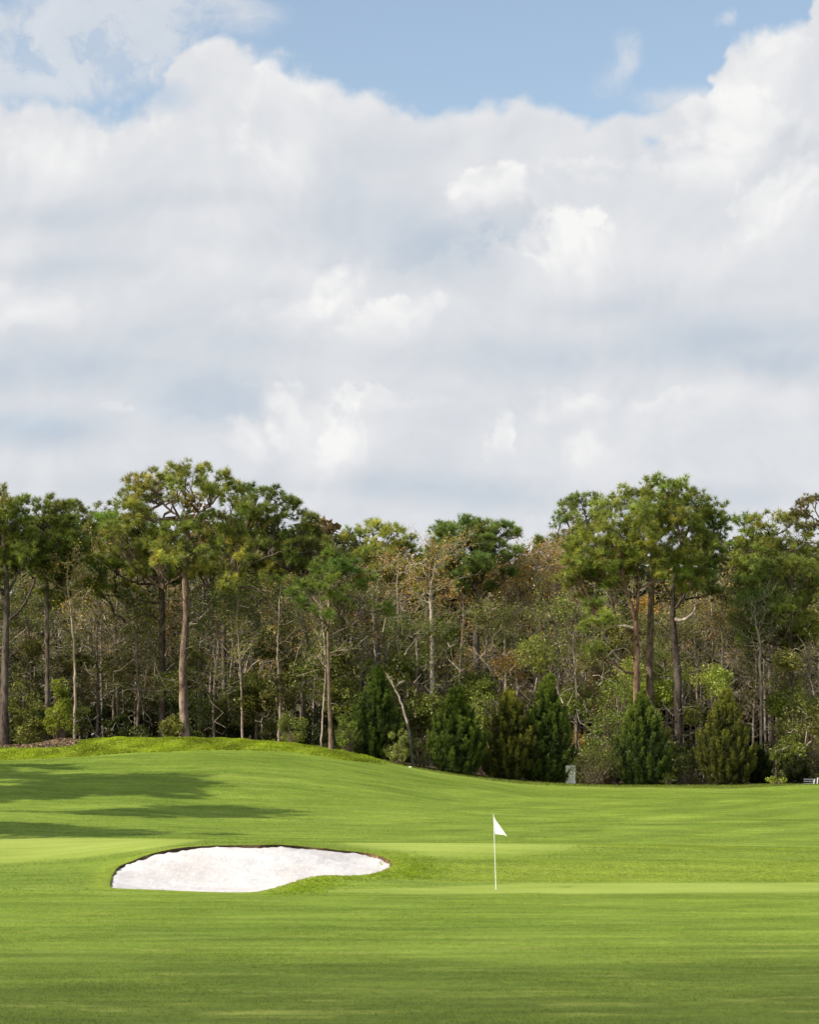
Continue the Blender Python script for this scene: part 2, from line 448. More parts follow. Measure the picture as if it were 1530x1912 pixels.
# sand: grid trimmed by the outline, its rim stitched under the lip
sx = np.arange(ring[:, 0].min() - .4, ring[:, 0].max() + .4, .14); sy = np.arange(ring[:, 1].min() - .4, ring[:, 1].max() + .4, .14)
SX, SY = np.meshgrid(sx, sy); q2 = np.stack([SX.ravel(), SY.ravel()], 1)
ins = inside(q2, ring); dd = pdist(q2, ring); din = np.where(ins, dd, 0)
zz = sand_z(q2[:, 0], q2[:, 1], din)
zz = zz + .010 * np.sin(q2[:, 0] * 7 + np.sin(q2[:, 1] * 2.3) * 2) * np.sin(q2[:, 1] * 3.1 + q2[:, 0]) + R.normal(0, .011, len(zz)) + .024 * np.sin(q2[:, 0] * 1.9 + 3 * np.sin(q2[:, 1] * .8)) * np.sin(q2[:, 1] * 1.7)
zz = np.where(ins, zz, zz - dd * .5)
okv = ins | (dd < .22)
I = (np.arange(len(sy) - 1)[:, None] * len(sx) + np.arange(len(sx) - 1)[None, :]).ravel()
sc_ = np.stack([I, I + 1, I + len(sx) + 1, I + len(sx)], 1); sc_ = sc_[okv[sc_].all(1)]
sb = Buf(); sb.add(np.stack([q2[:, 0], q2[:, 1], zz], 1), np.concatenate([sc_[:, [0, 1, 2]], sc_[:, [0, 2, 3]]]))
sb.build('sand', MT_sand, bunker, smooth=True, offset=(bx0, by0, bz0))
# turf lip
lb = Buf(); prof = []
for off, dz, kind in [(.75, .004, 0), (.35, .012, 0), (.12, .022, 0), (.02, .012, 0)]:
    p = ring + nrm * off; prof.append((p, terrain(p[:, 0], p[:, 1]) + dz))
vs = [np.stack([p[:, 0], p[:, 1], z], 1) for p, z in prof]
def strip(a, b, n0):
    i = np.arange(n0); j = (i + 1) % n0
    return np.concatenate([np.stack([a + i, a + j, b + j], 1), np.stack([a + i, b + j, b + i], 1)])
V = np.concatenate(vs); T = np.concatenate([strip(k * NB, (k + 1) * NB, NB) for k in range(3)])
lb.add(V, T, masks(V[:, 0], V[:, 1], V[:, 2]), 0)
p0 = vs[-1]; inner = ring - nrm * (.02 + .06 * jag[:, None] * (.1 + .9 * backness[:, None]))
z1 = terrain(ring[:, 0], ring[:, 1])
p1 = np.stack([inner[:, 0], inner[:, 1], z1 - .03 - (.03 - .03 * jag) * backness], 1)
p2 = np.stack([ring[:, 0] + nrm[:, 0] * .05, ring[:, 1] + nrm[:, 1] * .05, z1 - .26], 1)
tan = sstep(560, 640, 765 + F * ring[:, 0] / ring[:, 1])[:, None]
lc = np.ones((NB, 3)) * (1 + tan * np.array([.9, .9, .6]))
lb.add(np.concatenate([p0, p1, p2]), np.concatenate([strip(0, NB, NB), strip(NB, 2 * NB, NB)]), np.concatenate([lc, lc, lc]), 1)
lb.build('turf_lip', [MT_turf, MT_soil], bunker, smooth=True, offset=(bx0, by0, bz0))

# ------------------------------------------------------------------ long grass
def blades(buf, x, y, z, h, w, c, lean=.35, per=4):
    n = len(x)
    x, y, z, h = [np.repeat(a, per) for a in (x, y, z, h)]; c = np.repeat(c, per, 0)
    N = n * per
    x = x + R.normal(0, .03, N); y = y + R.normal(0, .03, N)
    h = h * R.uniform(.6, 1.15, N)
    a = R.uniform(0, 2 * math.pi, N); l = R.uniform(0, lean, N) * h
    b = R.uniform(0, math.pi, N); ww = w * R.uniform(.6, 1.3, N)
    base = np.stack([x, y, z - .01], 1)
    s = np.stack([np.cos(b) * ww, np.sin(b) * ww, np.zeros(N)], 1)
    top = base + np.stack([np.cos(a) * l, np.sin(a) * l, h], 1)
    v = np.stack([base - s, base + s, top], 1).reshape(-1, 3)
    c = c * R.uniform(.75, 1.25, (N, 1))
    cv = np.stack([c * .75, c * .75, c * 1.1], 1).reshape(-1, 3)
    buf.add(v, np.arange(N * 3).reshape(-1, 3), cv)
rg = Buf()
# crest band
n = 30000; y = R.uniform(121, 135, n); x = (R.uniform(-330, 760, n) - 765) / F * y; z = terrain(x, y)
mk = masks(x, y, z); k = mk[:, 1] > R.uniform(.2, .9, n); k &= mk[:, 2] < .4
x, y, z = x[k], y[k], z[k]
hh = .10 + .03 * np.sin(x * 1.7 + y) + .02 * np.sin(x * 4.1) + .04 * (mk[k][:, 1] < .8)
cc = np.array([.29, .355, .024]) * (1 + .22 * np.sin(x * .8 + y * .5) + .15 * np.sin(x * 2.3 - y * 1.1))[:, None]
blades(rg, x, y, z, hh, .028, cc, .5, 5)
# around the bunker and the grassy nose
n = 40000; x = R.uniform(-14, 6, n); y = R.uniform(55, 78, n)
ok = ~inside(np.stack([x, y], 1), ring); d = pdist(np.stack([x, y], 1), ring)
px = 765 + F * x / y
wgt = np.where(d < .10, 1, np.where(d < .35, .35, 0)) + sstep(2.4, .4, d) * sstep(470, 560, px) * sstep(76, 69, y) * .9
k = ok & (R.uniform(0, 1, n) < wgt); x, y, d, px = x[k], y[k], d[k], px[k]; z = terrain(x, y)
hh = np.where(px > 500, .055, .035) * R.uniform(.7, 1.4, len(x))
cc = np.where((d < .12)[:, None] & (y > 66)[:, None], np.array([.20, .18, .045]), np.array([.22, .32, .014]))
blades(rg, x, y, z, hh, .010, cc, .6, 6)
# short bank grass between the two putting surfaces
n = 22000; x = R.uniform(-1, 17, n); y = R.uniform(64, 79, n); z = terrain(x, y)
mk = masks(x, y, z); k = (mk[:, 0] < .25) & (R.uniform(0, 1, n) < .75) & (pdist(np.stack([x, y], 1), ring) > .3)
x, y, z = x[k], y[k], z[k]
blades(rg, x, y, z, np.full(len(x), .032), .012, np.tile(np.array([.31, .35, .036]), (len(x), 1)) * (.75 + .5 * sstep(-.5, 1, np.sin(x * .7 + y * 1.9) + .5 * np.sin(x * 2.1 - y)))[:, None], .6, 4)
n = 26000; px = R.uniform(640, 1700, n); y = R.uniform(131.5, 137, n); x = (px - 765) / F * y; z = terrain(x, y)
mk = masks(x, y, z)[:, 2]; k = (R.uniform(0, 1, n) < np.clip(1 - np.abs(mk - .45) * 1.5, 0, 1)); x, y, z = x[k], y[k], z[k]
cc = np.where(R.uniform(0, 1, (len(x), 1)) < .35, np.array([.26, .22, .08]), np.array([.17, .25, .02]))
blades(rg, x, y, z, R.uniform(.03, .13, len(x)), .022, cc, .7, 4)
fg = Buf()
def short(n, y0, y1, h, w, per):
    y = np.sqrt(R.uniform(y0 ** 2, y1 ** 2, n)); x = R.uniform(-.205, .205, n) * y
    near = (np.abs(x + 4) < 14) & (y > 50) & (y < 82)
    k = np.ones(n, bool); k[near] = ~inside(np.stack([x[near], y[near]], 1), ring)
    x, y = x[k], y[k]; z = terrain(x, y); mk = masks(x, y, z)
    k = (mk[:, 0] < R.uniform(.05, .5, len(x))) & (mk[:, 2] < .5); x, y, z, mk = x[k], y[k], z[k], mk[k]
    m = len(x); N = m * per
    x, y, z = [np.repeat(q_, per) for q_ in (x, y, z)]; mk = np.repeat(mk, per, 0)
    x = x + R.normal(0, .025, N); y = y + R.normal(0, .025, N)
    hh = h * R.uniform(.5, 1.2, N) * (1 + .25 * np.sin(x * .9 + y * .35) * np.sin(y * .6 + 1)); a = R.uniform(0, 6.283, N); l = R.uniform(.1, .8, N) * hh; b_ = R.uniform(0, 3.1416, N); ww = w * R.uniform(.6, 1.3, N)
    base = np.stack([x, y, z - .004], 1); sd = np.stack([np.cos(b_) * ww, np.sin(b_) * ww, np.zeros(N)], 1)
    tip = base + np.stack([np.cos(a) * l, np.sin(a) * l, hh], 1)
    fg.add(np.stack([base - sd, base + sd, tip], 1).reshape(-1, 3), np.arange(N * 3).reshape(-1, 3), np.repeat(mk, 3, 0))
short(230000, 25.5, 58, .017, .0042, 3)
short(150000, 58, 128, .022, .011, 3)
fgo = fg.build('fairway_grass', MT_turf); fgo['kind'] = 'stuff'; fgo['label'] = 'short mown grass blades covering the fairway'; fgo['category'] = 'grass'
ro = rg.build('rough_grass', MT_grass); ro['kind'] = 'stuff'
ro['label'] = 'longer bright green rough grass along the mound crest and bunker edge'; ro['category'] = 'grass'

# ------------------------------------------------------------------ tree builders
def tufts(buf, pos, dirs, length, nneed, col, width=.016, spread=1.0):
    """brushy needle tufts: many slim triangles fanned round a direction"""
    n = len(pos)
    d, a, b = basis(dirs)
    N = n * nneed
    ct = 1 - R.uniform(0, 1, N) ** 1.2 * spread; st = np.sqrt(np.clip(1 - ct * ct, 0, 1)); ph = R.uniform(0, 2 * math.pi, N)
    rep = lambda q: np.repeat(q, nneed, 0)
    D = rep(d) * ct[:, None] + (rep(a) * np.cos(ph)[:, None] + rep(b) * np.sin(ph)[:, None]) * st[:, None]
    D[:, 2] -= .10
    L = rep(length) * R.uniform(.65, 1.1, N)
    base = rep(pos) - rep(d) * (rep(length) * R.uniform(0, .45, N))[:, None]
    s = np.cross(D, rand_unit(N)); s /= np.linalg.norm(s, axis=1)[:, None] + 1e-9
    s *= (width * R.uniform(.7, 1.4, N))[:, None]
    tip = base + D * L[:, None]
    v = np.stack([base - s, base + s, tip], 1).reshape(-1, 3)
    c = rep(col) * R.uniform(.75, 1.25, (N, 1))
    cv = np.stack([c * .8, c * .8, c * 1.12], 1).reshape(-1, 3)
    buf.add(v, np.arange(N * 3).reshape(-1, 3), cv)

def leaves(buf, pos, size, col, up=0.4, aspect=.55):
    n = len(pos)
    d = rand_unit(n); d[:, 2] *= .6; d, a, b = basis(d)
    size = np.broadcast_to(size, (n,)) * R.uniform(.6, 1.35, n)
    L = d * size[:, None]; W = a * (size * aspect)[:, None]
    v = np.stack([pos - L * .5, pos + W * .5 - L * .05, pos + L * .5, pos - W * .5 - L * .05], 1).reshape(-1, 3)
    i = np.arange(n)[:, None] * 4
    t = np.concatenate([i + np.array([[0, 1, 2]]), i + np.array([[0, 2, 3]])])
    c = np.repeat(col * R.uniform(.65, 1.35, (n, 1)), 4, 0)
    buf.add(v, t, c)

def wiggle(a, b, n=6, amp=.06, sag=0.0):
    t = np.linspace(0, 1, n)[:, None]; L = np.linalg.norm(b - a)
    p = a + (b - a) * t
    o = R.normal(0, amp * L, (n, 3)); o[0] = 0; o[-1] = 0
    p = p + o; p[:, 2] -= (sag * L * np.sin(t[:, 0] * math.pi))
    return p

PINES = []
def pine(name, label, Y, trunk, r0, r1, lobes, limbs=(), pale=(), tint=(.075, .115, .022), dens=1.0, bark=(1, 1, 1),
         needle=.42, dead=(), seed=1, group=None, tuft_n=22, cat='pine tree', fill=.8):
    """trunk / limbs / lobes are laid out as they stand at distance Y"""
    global R
    R = np.random.default_rng(seed)
    tint = np.array(tint)
    tp = np.array([P(a, b, Y) for a, b in trunk])
    gz = tz(tp[0][0], Y)
    tp[0][2] = gz - .15
    off = np.cumsum(R.normal(0, .12, len(tp))); off -= off[0]; tp[:, 1] += off
    base = np.array([tp[0][0], tp[0][1], gz])
    root = thing(name, label, cat, base, group)
    tb = Buf()
    tt = smooth_poly(tp, 9)
    s = np.linspace(0, 1, len(tt)); rr = r0 + (r1 - r0) * s ** .8
    rr[:4] *= np.array([1.5, 1.28, 1.14, 1.05])
    tube(tb, tt, rr, 10, np.array(bark) * .95, 0, .05)
    tb.build('trunk', MT_pbark, root, True, base)
    bb = Buf(); skel = [tt]
    for lm in limbs:
        pts = lm[:-2]; ra, rb = lm[-2:]
        q = np.array([P(a, b, Y) for a, b in pts])
        # start on the trunk or an earlier limb
        allp = np.concatenate(skel); k = np.argmin(((allp[:, [0, 2]] - q[0][[0, 2]]) ** 2).sum(1)); q[0] = allp[k]
        dy = R.uniform(-1.1, .2) * np.linalg.norm(q[-1] - q[0]) * .35
        q[:, 1] = allp[k][1] + dy * np.linspace(0, 1, len(q))
        q = smooth_poly(q, 7); q[1:-1] += R.normal(0, .03, (len(q) - 2, 3))
        tube(bb, q, np.linspace(ra, rb, len(q)), 7, np.array(bark) * .8, 0, .05); skel.append(q)
    for lm in pale:
        q = np.array([P(a, b, Y) for a, b in lm]); allp = np.concatenate(skel)
        k = np.argmin(((allp[:, [0, 2]] - q[0][[0, 2]]) ** 2).sum(1)); q[0] = allp[k]; q[1:, 1] = allp[k][1] - .25
        q = smooth_poly(q, 6)
        tube(bb, q, np.linspace(.14, .06, len(q)), 7, (2.6, 2.7, 2.6), 0, .06, cap=True)
    allp = np.concatenate(skel)
    fb = Buf()
    cw = max(l[0] for l in lobes) - min(l[0] for l in lobes)
    cx = np.mean([l[0] for l in lobes])
    lobes = [(l[0], l[1] + l[3] * .30, l[2] * 1.10, l[3] * 1.35) for l in lobes]
    top_ = min(l[1] for l in lobes)
    for l in list(lobes)[:int(len(lobes) * fill)]:
        lobes.append((l[0] + R.normal(0, 14), l[1] + R.uniform(20, 70), l[2] * .8, l[3] * .8))
    for li, lb_ in enumerate(lobes):
        a, b, rx, ry = lb_[:4]
        half = M2(cw * .5, Y)
        rel = (a - cx) / (cw * .5 + 1)
        c = P(a, b, Y)
        c[1] = tt[-1][1] + R.uniform(-1, 1) * half * .75 * math.sqrt(max(.15, 1 - rel * rel))
        c[0] *= c[1] / Y; c[2] = H + (HZ - b) / F * c[1]
        rx, ry = M2(rx, Y), M2(ry, Y)
        # limb to the lobe
        want = c + np.array([0, 0, -1.2 * ry - .35 * np.linalg.norm(c[:2] - tt[-1][:2])])
        w = ((allp - want) ** 2).sum(1) + 4 * np.clip(allp[:, 2] - c[2] + ry * .5, 0, None) ** 2
        st = allp[np.argmin(w)]
        cc0 = c + np.array([0, 0, -ry * .55])
        lim = wiggle(st, cc0, 7, .05, .08)
        L = np.linalg.norm(cc0 - st)
        tube(bb, lim, np.linspace(min(.13, .035 + .02 * L), .03, len(lim)), 6, np.array(bark) * .7)
        # many small tuft groups spread through the lobe, thinning to its edge
        nc = max(6, int(15.0 * dens * (rx * ry) ** .8))
        u = rand_unit(nc); rad = R.uniform(.12, 1.0, nc) ** .5
        ctr = c + u * rad[:, None] * np.array([rx, rx * .9, ry])
        lobe_c = tint * np.array([1 + R.normal(0, .07), 1, 1]) * R.uniform(.88, 1.14)
        for kc in range(nc):
            cen = ctr[kc]; cr = R.uniform(.22, .50)
            if R.uniform() < .75:
                tw = wiggle(lim[R.integers(2, 7)], cen, 4, .08)
                tube(bb, tw, np.linspace(.028, .010, 4), 3, np.array(bark) * .6)
            nt_ = int(R.integers(4, 9))
            v = rand_unit(nt_); v[:, 2] = v[:, 2] * .7 + .25
            pos = cen + v * cr * R.uniform(.5, 1.0, (nt_, 1))
            dr = v + np.array([0, 0, .65]) + u[kc] * .6
            hue = R.normal(0, .08); yel = np.array([1.03 + hue, 1 + hue * .4, 1])
            colr = lobe_c * yel * R.uniform(.75, 1.25) * R.uniform(.72, 1.28, (nt_, 1))
            if R.uniform() < .03: colr = colr * .5 + np.array([.26, .15, .05]) * .5
            tufts(fb, pos, dr, needle * R.uniform(.75, 1.2, nt_), tuft_n, colr, .017, .80)
    for (a, b, rx, ry) in dead:
        c = P(a, b, Y - .3); n = 26
        pos = c + R.normal(0, 1, (n, 3)) * np.array([M2(rx, Y), .5, M2(ry, Y)]) * .5
        tufts(fb, pos, np.tile([0, 0, -1.0], (n, 1)) + R.normal(0, .4, (n, 3)), np.full(n, .35), 16, np.tile([.16, .085, .04], (n, 1)), .017, .9)
        tube(bb, wiggle(allp[np.argmin(((allp - c) ** 2).sum(1))], c, 5, .05), np.linspace(.04, .015, 5), 5, np.array(bark) * .7)
    bb.build('branches', MT_pbark, root, True, base)
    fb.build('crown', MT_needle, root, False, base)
    PINES.append(root)
    return root

DK = (.215, .260, .056); MD = (.262, .302, .064); LT = (.322, .346, .080); YL = (.30, .335, .075)

pine('pine_tree', 'tall dark pine at the left edge of the photo with a thick dark trunk', 138,
     [(6, 1390), (8, 1250), (11, 1120), (6, 1010), (2, 935)], .30, .10,
     [(0, 930, 42, 20), (38, 948, 30, 22), (-45, 955, 40, 28), (5, 975, 48, 26), (-30, 1015, 45, 22), (45, 1000, 28, 18), (28, 1040, 34, 16), (-40, 1060, 40, 20)],
     [[(8, 1105), (38, 1062), (64, 1030), .10, .05], [(11, 1165), (42, 1135), (60, 1105), (72, 1080), .12, .05]], tint=DK, seed=11, dens=1.25, bark=(.75, .72, .7))
pine('pine_tree', 'slim dark pine with bushy column of foliage, beside the thick trunk at the left edge', 141,
     [(88, 1385), (88, 1200), (87, 1080), (94, 990), (102, 940)], .17, .07,
     [(102, 940, 36, 16), (80, 962, 30, 22), (126, 975, 26, 24), (108, 1010, 36, 24), (70, 1005, 26, 20), (92, 1050, 40, 22), (130, 1040, 22, 22), (112, 1075, 28, 14)],
     [[(88, 1120), (110, 1095), (125, 1075), .07, .03]], tint=DK, seed=12, dens=1.3, bark=(.7, .68, .65))
pine('pine_tree', 'distant pine whose low dark top shows left of the big domed pine', 174,
     [(150, 1380), (149, 1150), (146, 960)], .2, .08,
     [(136, 944, 24, 13), (158, 958, 22, 13), (196, 950, 24, 14), (180, 975, 30, 16)], tint=DK, seed=13)
pine('pine_tree', 'forked dark pine with V of limbs, just left of the domed pine', 143,
     [(305, 1380), (303, 1250), (304, 1150), (303, 1098)], .25, .19,
     [(222, 995, 42, 24), (196, 968, 24, 14), (262, 968, 36, 18), (182, 1028, 30, 24), (215, 1055, 42, 20), (285, 1000, 34, 18), (252, 1030, 34, 18), (322, 1005, 32, 18), (172, 1082, 30, 14), (330, 1040, 28, 12)],
     [[(303, 1100), (290, 1068), (272, 1022), (252, 992), (232, 968), .17, .06], [(303, 1102), (328, 1078), (352, 1056), (368, 1020), .13, .05],
      [(304, 1130), (265, 1122), (225, 1116), (168, 1110), .08, .03], [(296, 1095), (255, 1090), (225, 1075), (195, 1050), .09, .04],
      [(303, 1165), (285, 1150), (262, 1152), (238, 1165), .07, .03]], tint=MD, seed=14, bark=(.62, .6, .58))
pine('pine_tree', 'tallest left pine with wide airy dome crown and thick sunlit trunk', 140,
     [(345, 1392), (342, 1250), (348, 1150), (346, 1065), (352, 1010), (346, 965)], .31, .13,
     [(252, 898, 34, 18), (296, 884, 42, 18), (345, 879, 42, 16), (395, 888, 38, 18), (432, 912, 26, 24), (236, 926, 26, 18), (436, 942, 28, 18), (330, 902, 30, 9), (395, 915, 26, 10), (268, 922, 24, 12),
      (318, 978, 40, 16), (395, 982, 48, 18), (440, 978, 34, 22), (275, 958, 28, 12), (368, 1018, 38, 14), (428, 1020, 40, 16), (250, 948, 24, 14), (300, 1040, 44, 18), (235, 1012, 36, 16), (345, 1052, 38, 14), (400, 1058, 38, 13), (205, 985, 28, 14)],
     [[(347, 1112), (368, 1097), (420, 1092), (470, 1098), (515, 1106), .12, .05], [(352, 1000), (335, 968), (310, 945), (292, 925), (276, 905), .10, .04],
      [(350, 985), (372, 958), (396, 942), (415, 918), .10, .04], [(310, 945), (332, 928), (344, 905), .06, .03], [(372, 958), (362, 930), (352, 902), .06, .03], [(372, 958), (376, 930), (384, 905), .06, .03],
      [(346, 1075), (320, 1085), (305, 1098), .08, .05], [(350, 1040), (390, 1025), (430, 1010), .08, .04]], tint=LT, seed=15, dens=.95, bark=(1.25, 1.1, .98))
pine('pine_tree', 'dark dense pine with crown sloping down to the right, right of the domed pine', 150,
     [(420, 1380), (418, 1200), (424, 1080), (462, 980), (480, 925)], .2, .08,
     [(480, 911, 28, 14), (516, 924, 26, 14), (468, 940, 38, 18), (542, 945, 28, 16), (575, 968, 24, 18), (508, 962, 38, 20), (556, 996, 34, 20), (480, 996, 42, 22), (530, 1030, 42, 20), (458, 1042, 32, 18), (584, 1005, 18, 18), (500, 1062, 30, 14), (560, 1040, 22, 16), (438, 1072, 40, 16), (520, 1082, 40, 14)],
     [[(425, 1075), (480, 1050), (540, 1030), .10, .04]], tint=DK, seed=16, dens=1.2, bark=(.8, .75, .7))
pine('pine_tree', 'young pine standing alone on the mound slope with slim light brown trunk', 131.6,
     [(619, 1402), (615, 1300), (613, 1200), (616, 1100), (621, 1045), (628, 1015)], .135, .05,
     [(626, 1030, 22, 18), (602, 1062, 26, 18), (652, 1055, 22, 16), (578, 1084, 28, 16), (622, 1092, 32, 18), (664, 1092, 22, 13), (640, 1122, 32, 13), (572, 1120, 28, 13), (722, 1132, 20, 11), (548, 1094, 16, 11), (604, 1140, 22, 9), (680, 1075, 16, 11)],
     [[(615, 1190), (648, 1172), (682, 1152), (716, 1136), .05, .02], [(614, 1225), (640, 1222), (668, 1205), .03, .012]], tint=(.17, .22, .045), seed=17, dens=.9, fill=.15, bark=(1.35, 1.2, 1.05))
pine('pine_tree', 'round topped distant pine in the middle left of the treeline', 153,
     [(706, 1380), (705, 1200), (708, 1060), (706, 1010)], .24, .1,
     [(698, 984, 34, 12), (738, 988, 28, 13), (664, 999, 24, 14), (758, 1014, 24, 18), (718, 1016, 38, 16), (684, 1028, 28, 14), (740, 1040, 24, 14), (645, 1002, 14, 8)], tint=LT, seed=18, dens=1.2)
pine('pine_tree', 'small dark distant pine squeezed between the two round topped middle pines', 160,
     [(800, 1380), (797, 1200), (795, 1050)], .18, .07,
     [(797, 1030, 26, 16), (786, 1056, 30, 14), (816, 1060, 22, 16)], tint=DK, seed=19, dens=1.2)
pine('pine_tree', 'airy distant pine with visible V-shaped limbs, standing clear against the sky in the middle', 149.5,
     [(893, 1380), (890, 1200), (891, 1120), (890, 1080)], .26, .17,
     [(835, 985, 26, 13), (872, 978, 28, 13), (908, 978, 28, 12), (942, 985, 22, 10), (966, 996, 10, 7), (824, 1008, 20, 12), (858, 1016, 26, 12), (902, 1012, 26, 11), (882, 1042, 32, 13), (932, 1015, 20, 11), (842, 1040, 20, 12), (922, 1042, 20, 10), (868, 1066, 26, 10), (890, 998, 40, 14), (855, 990, 30, 12)],
     [[(890, 1080), (872, 1045), (848, 1012), (832, 990), .12, .04], [(890, 1078), (905, 1035), (920, 1005), (938, 985), .12, .04], [(890, 1072), (888, 1020), (884, 985), .11, .04],
      [(872, 1045), (866, 1010), (868, 985), .07, .03]], tint=(.25, .32, .09), seed=20, dens=1.8, bark=(.8, .78, .75))
pine('pine_tree', 'airy distant pine behind the left shoulder of the giant right pine', 165,
     [(1078, 1380), (1077, 1180), (1074, 1050), (1072, 1000)], .24, .1,
     [(1060, 944, 20, 14), (1088, 930, 24, 12), (1114, 940, 20, 14), (1046, 968, 17, 12), (1082, 962, 26, 13), (1120, 968, 14, 14), (1020, 1014, 20, 12), (1046, 1028, 24, 12), (1090, 990, 24, 12), (1004, 1008, 9, 8)],
     [[(1074, 1060), (1050, 1035), (1025, 1015), .08, .03], [(1073, 1010), (1060, 975), (1052, 950), .08, .03], [(1073, 1010), (1090, 975), (1105, 948), .08, .03]], tint=(.25, .31, .09), seed=21, dens=1.15, bark=(.8, .78, .75))
pine('pine_tree', 'two-stemmed reddish pine with broad low crown and short white broken branch', 138,
     [(1190, 1372), (1189, 1280), (1188, 1210), (1187, 1160)], .24, .17,
     [(1120, 985, 38, 22), (1160, 965, 38, 18), (1088, 1010, 34, 22), (1072, 1042, 26, 18), (1140, 1012, 42, 20), (1186, 988, 38, 20), (1100, 1062, 28, 14), (1210, 1012, 34, 20), (1128, 1152, 30, 12), (1105, 1128, 22, 12), (1160, 1040, 34, 14), (1195, 955, 30, 14), (1070, 1015, 22, 16), (1110, 1035, 34, 14), (1075, 1070, 20, 10), (1140, 1085, 34, 12), (1130, 945, 26, 14)],
     [[(1187, 1162), (1172, 1115), (1160, 1072), (1156, 1015), .14, .06], [(1188, 1165), (1191, 1100), (1188, 1035), .12, .05], [(1172, 1115), (1140, 1082), (1105, 1062), (1082, 1040), .09, .03], [(1185, 1155), (1160, 1150), (1135, 1158), .05, .02]],
     [[(1187, 1174), (1165, 1170), (1142, 1172)]], tint=MD, seed=22, dens=1.2, bark=(1.35, 1.0, .85), dead=[(1186, 1185, 18, 14)])
pine('pine_tree', 'giant straight pine with the highest crown of the right hand group', 141,
     [(1218, 1345), (1214, 1250), (1216, 1150), (1218, 1050), (1226, 965), (1236, 915)], .30, .10,
     [(1165, 920, 24, 14), (1205, 911, 30, 16), (1250, 899, 38, 15), (1228, 932, 44, 18), (1272, 924, 32, 20), (1242, 968, 44, 20), (1284, 985, 36, 22), (1290, 1028, 36, 18), (1236, 1026, 44, 18), (1200, 948, 30, 14), (1262, 1055, 34, 12)],
     [[(1217, 1090), (1240, 1060), (1280, 1035), .09, .04], [(1220, 1020), (1250, 985), (1280, 965), .09, .04]], tint=MD, seed=23, dens=1.25, bark=(1.05, .92, .82))
pine('pine_tree', 'crooked dark-trunked pine with curved white broken limb, right of the giant pine', 144,
     [(1270, 1355), (1266, 1260), (1259, 1190), (1257, 1150), (1258, 1090), (1272, 1020), (1300, 960)], .31, .09,
     [(1302, 928, 28, 18), (1332, 944, 24, 20), (1346, 974, 16, 18), (1312, 962, 34, 20), (1326, 1000, 28, 18), (1332, 1038, 22, 16), (1302, 1056, 32, 16), (1275, 1080, 26, 12)],
     [[(1258, 1145), (1282, 1105), (1308, 1062), (1322, 1020), .10, .04], [(1258, 1120), (1240, 1095), (1228, 1080), .06, .03], [(1258, 1190), (1236, 1165), (1215, 1150), .05, .02]],
     [[(1257, 1156), (1270, 1159), (1285, 1153), (1296, 1141), (1298, 1128)]], tint=DK, seed=24, dens=1.1, bark=(.5, .47, .45), dead=[(1338, 1108, 22, 16), (1300, 1092, 14, 10)])
pine('pine_tree', 'pale yellowish green distant pine behind the dark pine at the right edge', 158,
     [(1442, 1380), (1438, 1200), (1437, 1000)], .26, .08,
     [(1390, 975, 24, 14), (1428, 968, 34, 13), (1476, 968, 34, 15), (1506, 984, 22, 15), (1400, 1000, 34, 18), (1450, 1002, 44, 18), (1500, 1014, 28, 18), (1380, 1030, 20, 18), (1430, 1036, 40, 18), (1480, 1040, 32, 14)], tint=YL, seed=25, dens=1.15)
pine('pine_tree', 'dark low pine with layered boughs at the right edge of the wood', 146,
     [(1478, 1372), (1476, 1250), (1476, 1150), (1480, 1075)], .22, .09,
     [(1385, 1090, 30, 22), (1422, 1062, 34, 16), (1466, 1056, 38, 18), (1512, 1060, 28, 20), (1400, 1128, 30, 20), (1442, 1104, 38, 18), (1490, 1108, 38, 22), (1532, 1100, 24, 28), (1432, 1156, 26, 12), (1472, 1190, 32, 14), (1512, 1165, 26, 18)],
     [[(1476, 1200), (1505, 1165), (1530, 1120), .10, .05], [(1476, 1170), (1450, 1145), (1415, 1130), .08, .03]], tint=DK, seed=26, dens=1.25, bark=(.7, .65, .6))
pine('pine_tree', 'sparse reddish tree at the right edge with bare limbs reaching in against the sky', 134,
     [(1572, 1385), (1566, 1200), (1560, 1080), (1552, 1005)], .2, .09,
     [(1494, 941, 7, 5), (1512, 932, 7, 5), (1526, 926, 6, 5), (1486, 958, 6, 4), (1505, 962, 7, 4), (1568, 955, 16, 12), (1590, 990, 22, 16), (1585, 1035, 25, 14)],
     [[(1552, 1008), (1532, 978), (1508, 962), (1488, 950), .07, .02], [(1545, 998), (1520, 945), (1512, 932), .05, .015], [(1532, 978), (1505, 985), (1470, 968), (1462, 955), .05, .012], [(1556, 1040), (1525, 1015), (1480, 1010), (1445, 990), .05, .012]],
     tint=(.22, .19, .08), seed=27, dens=.35, bark=(.7, .55, .5), needle=.26, cat='tree', fill=0)

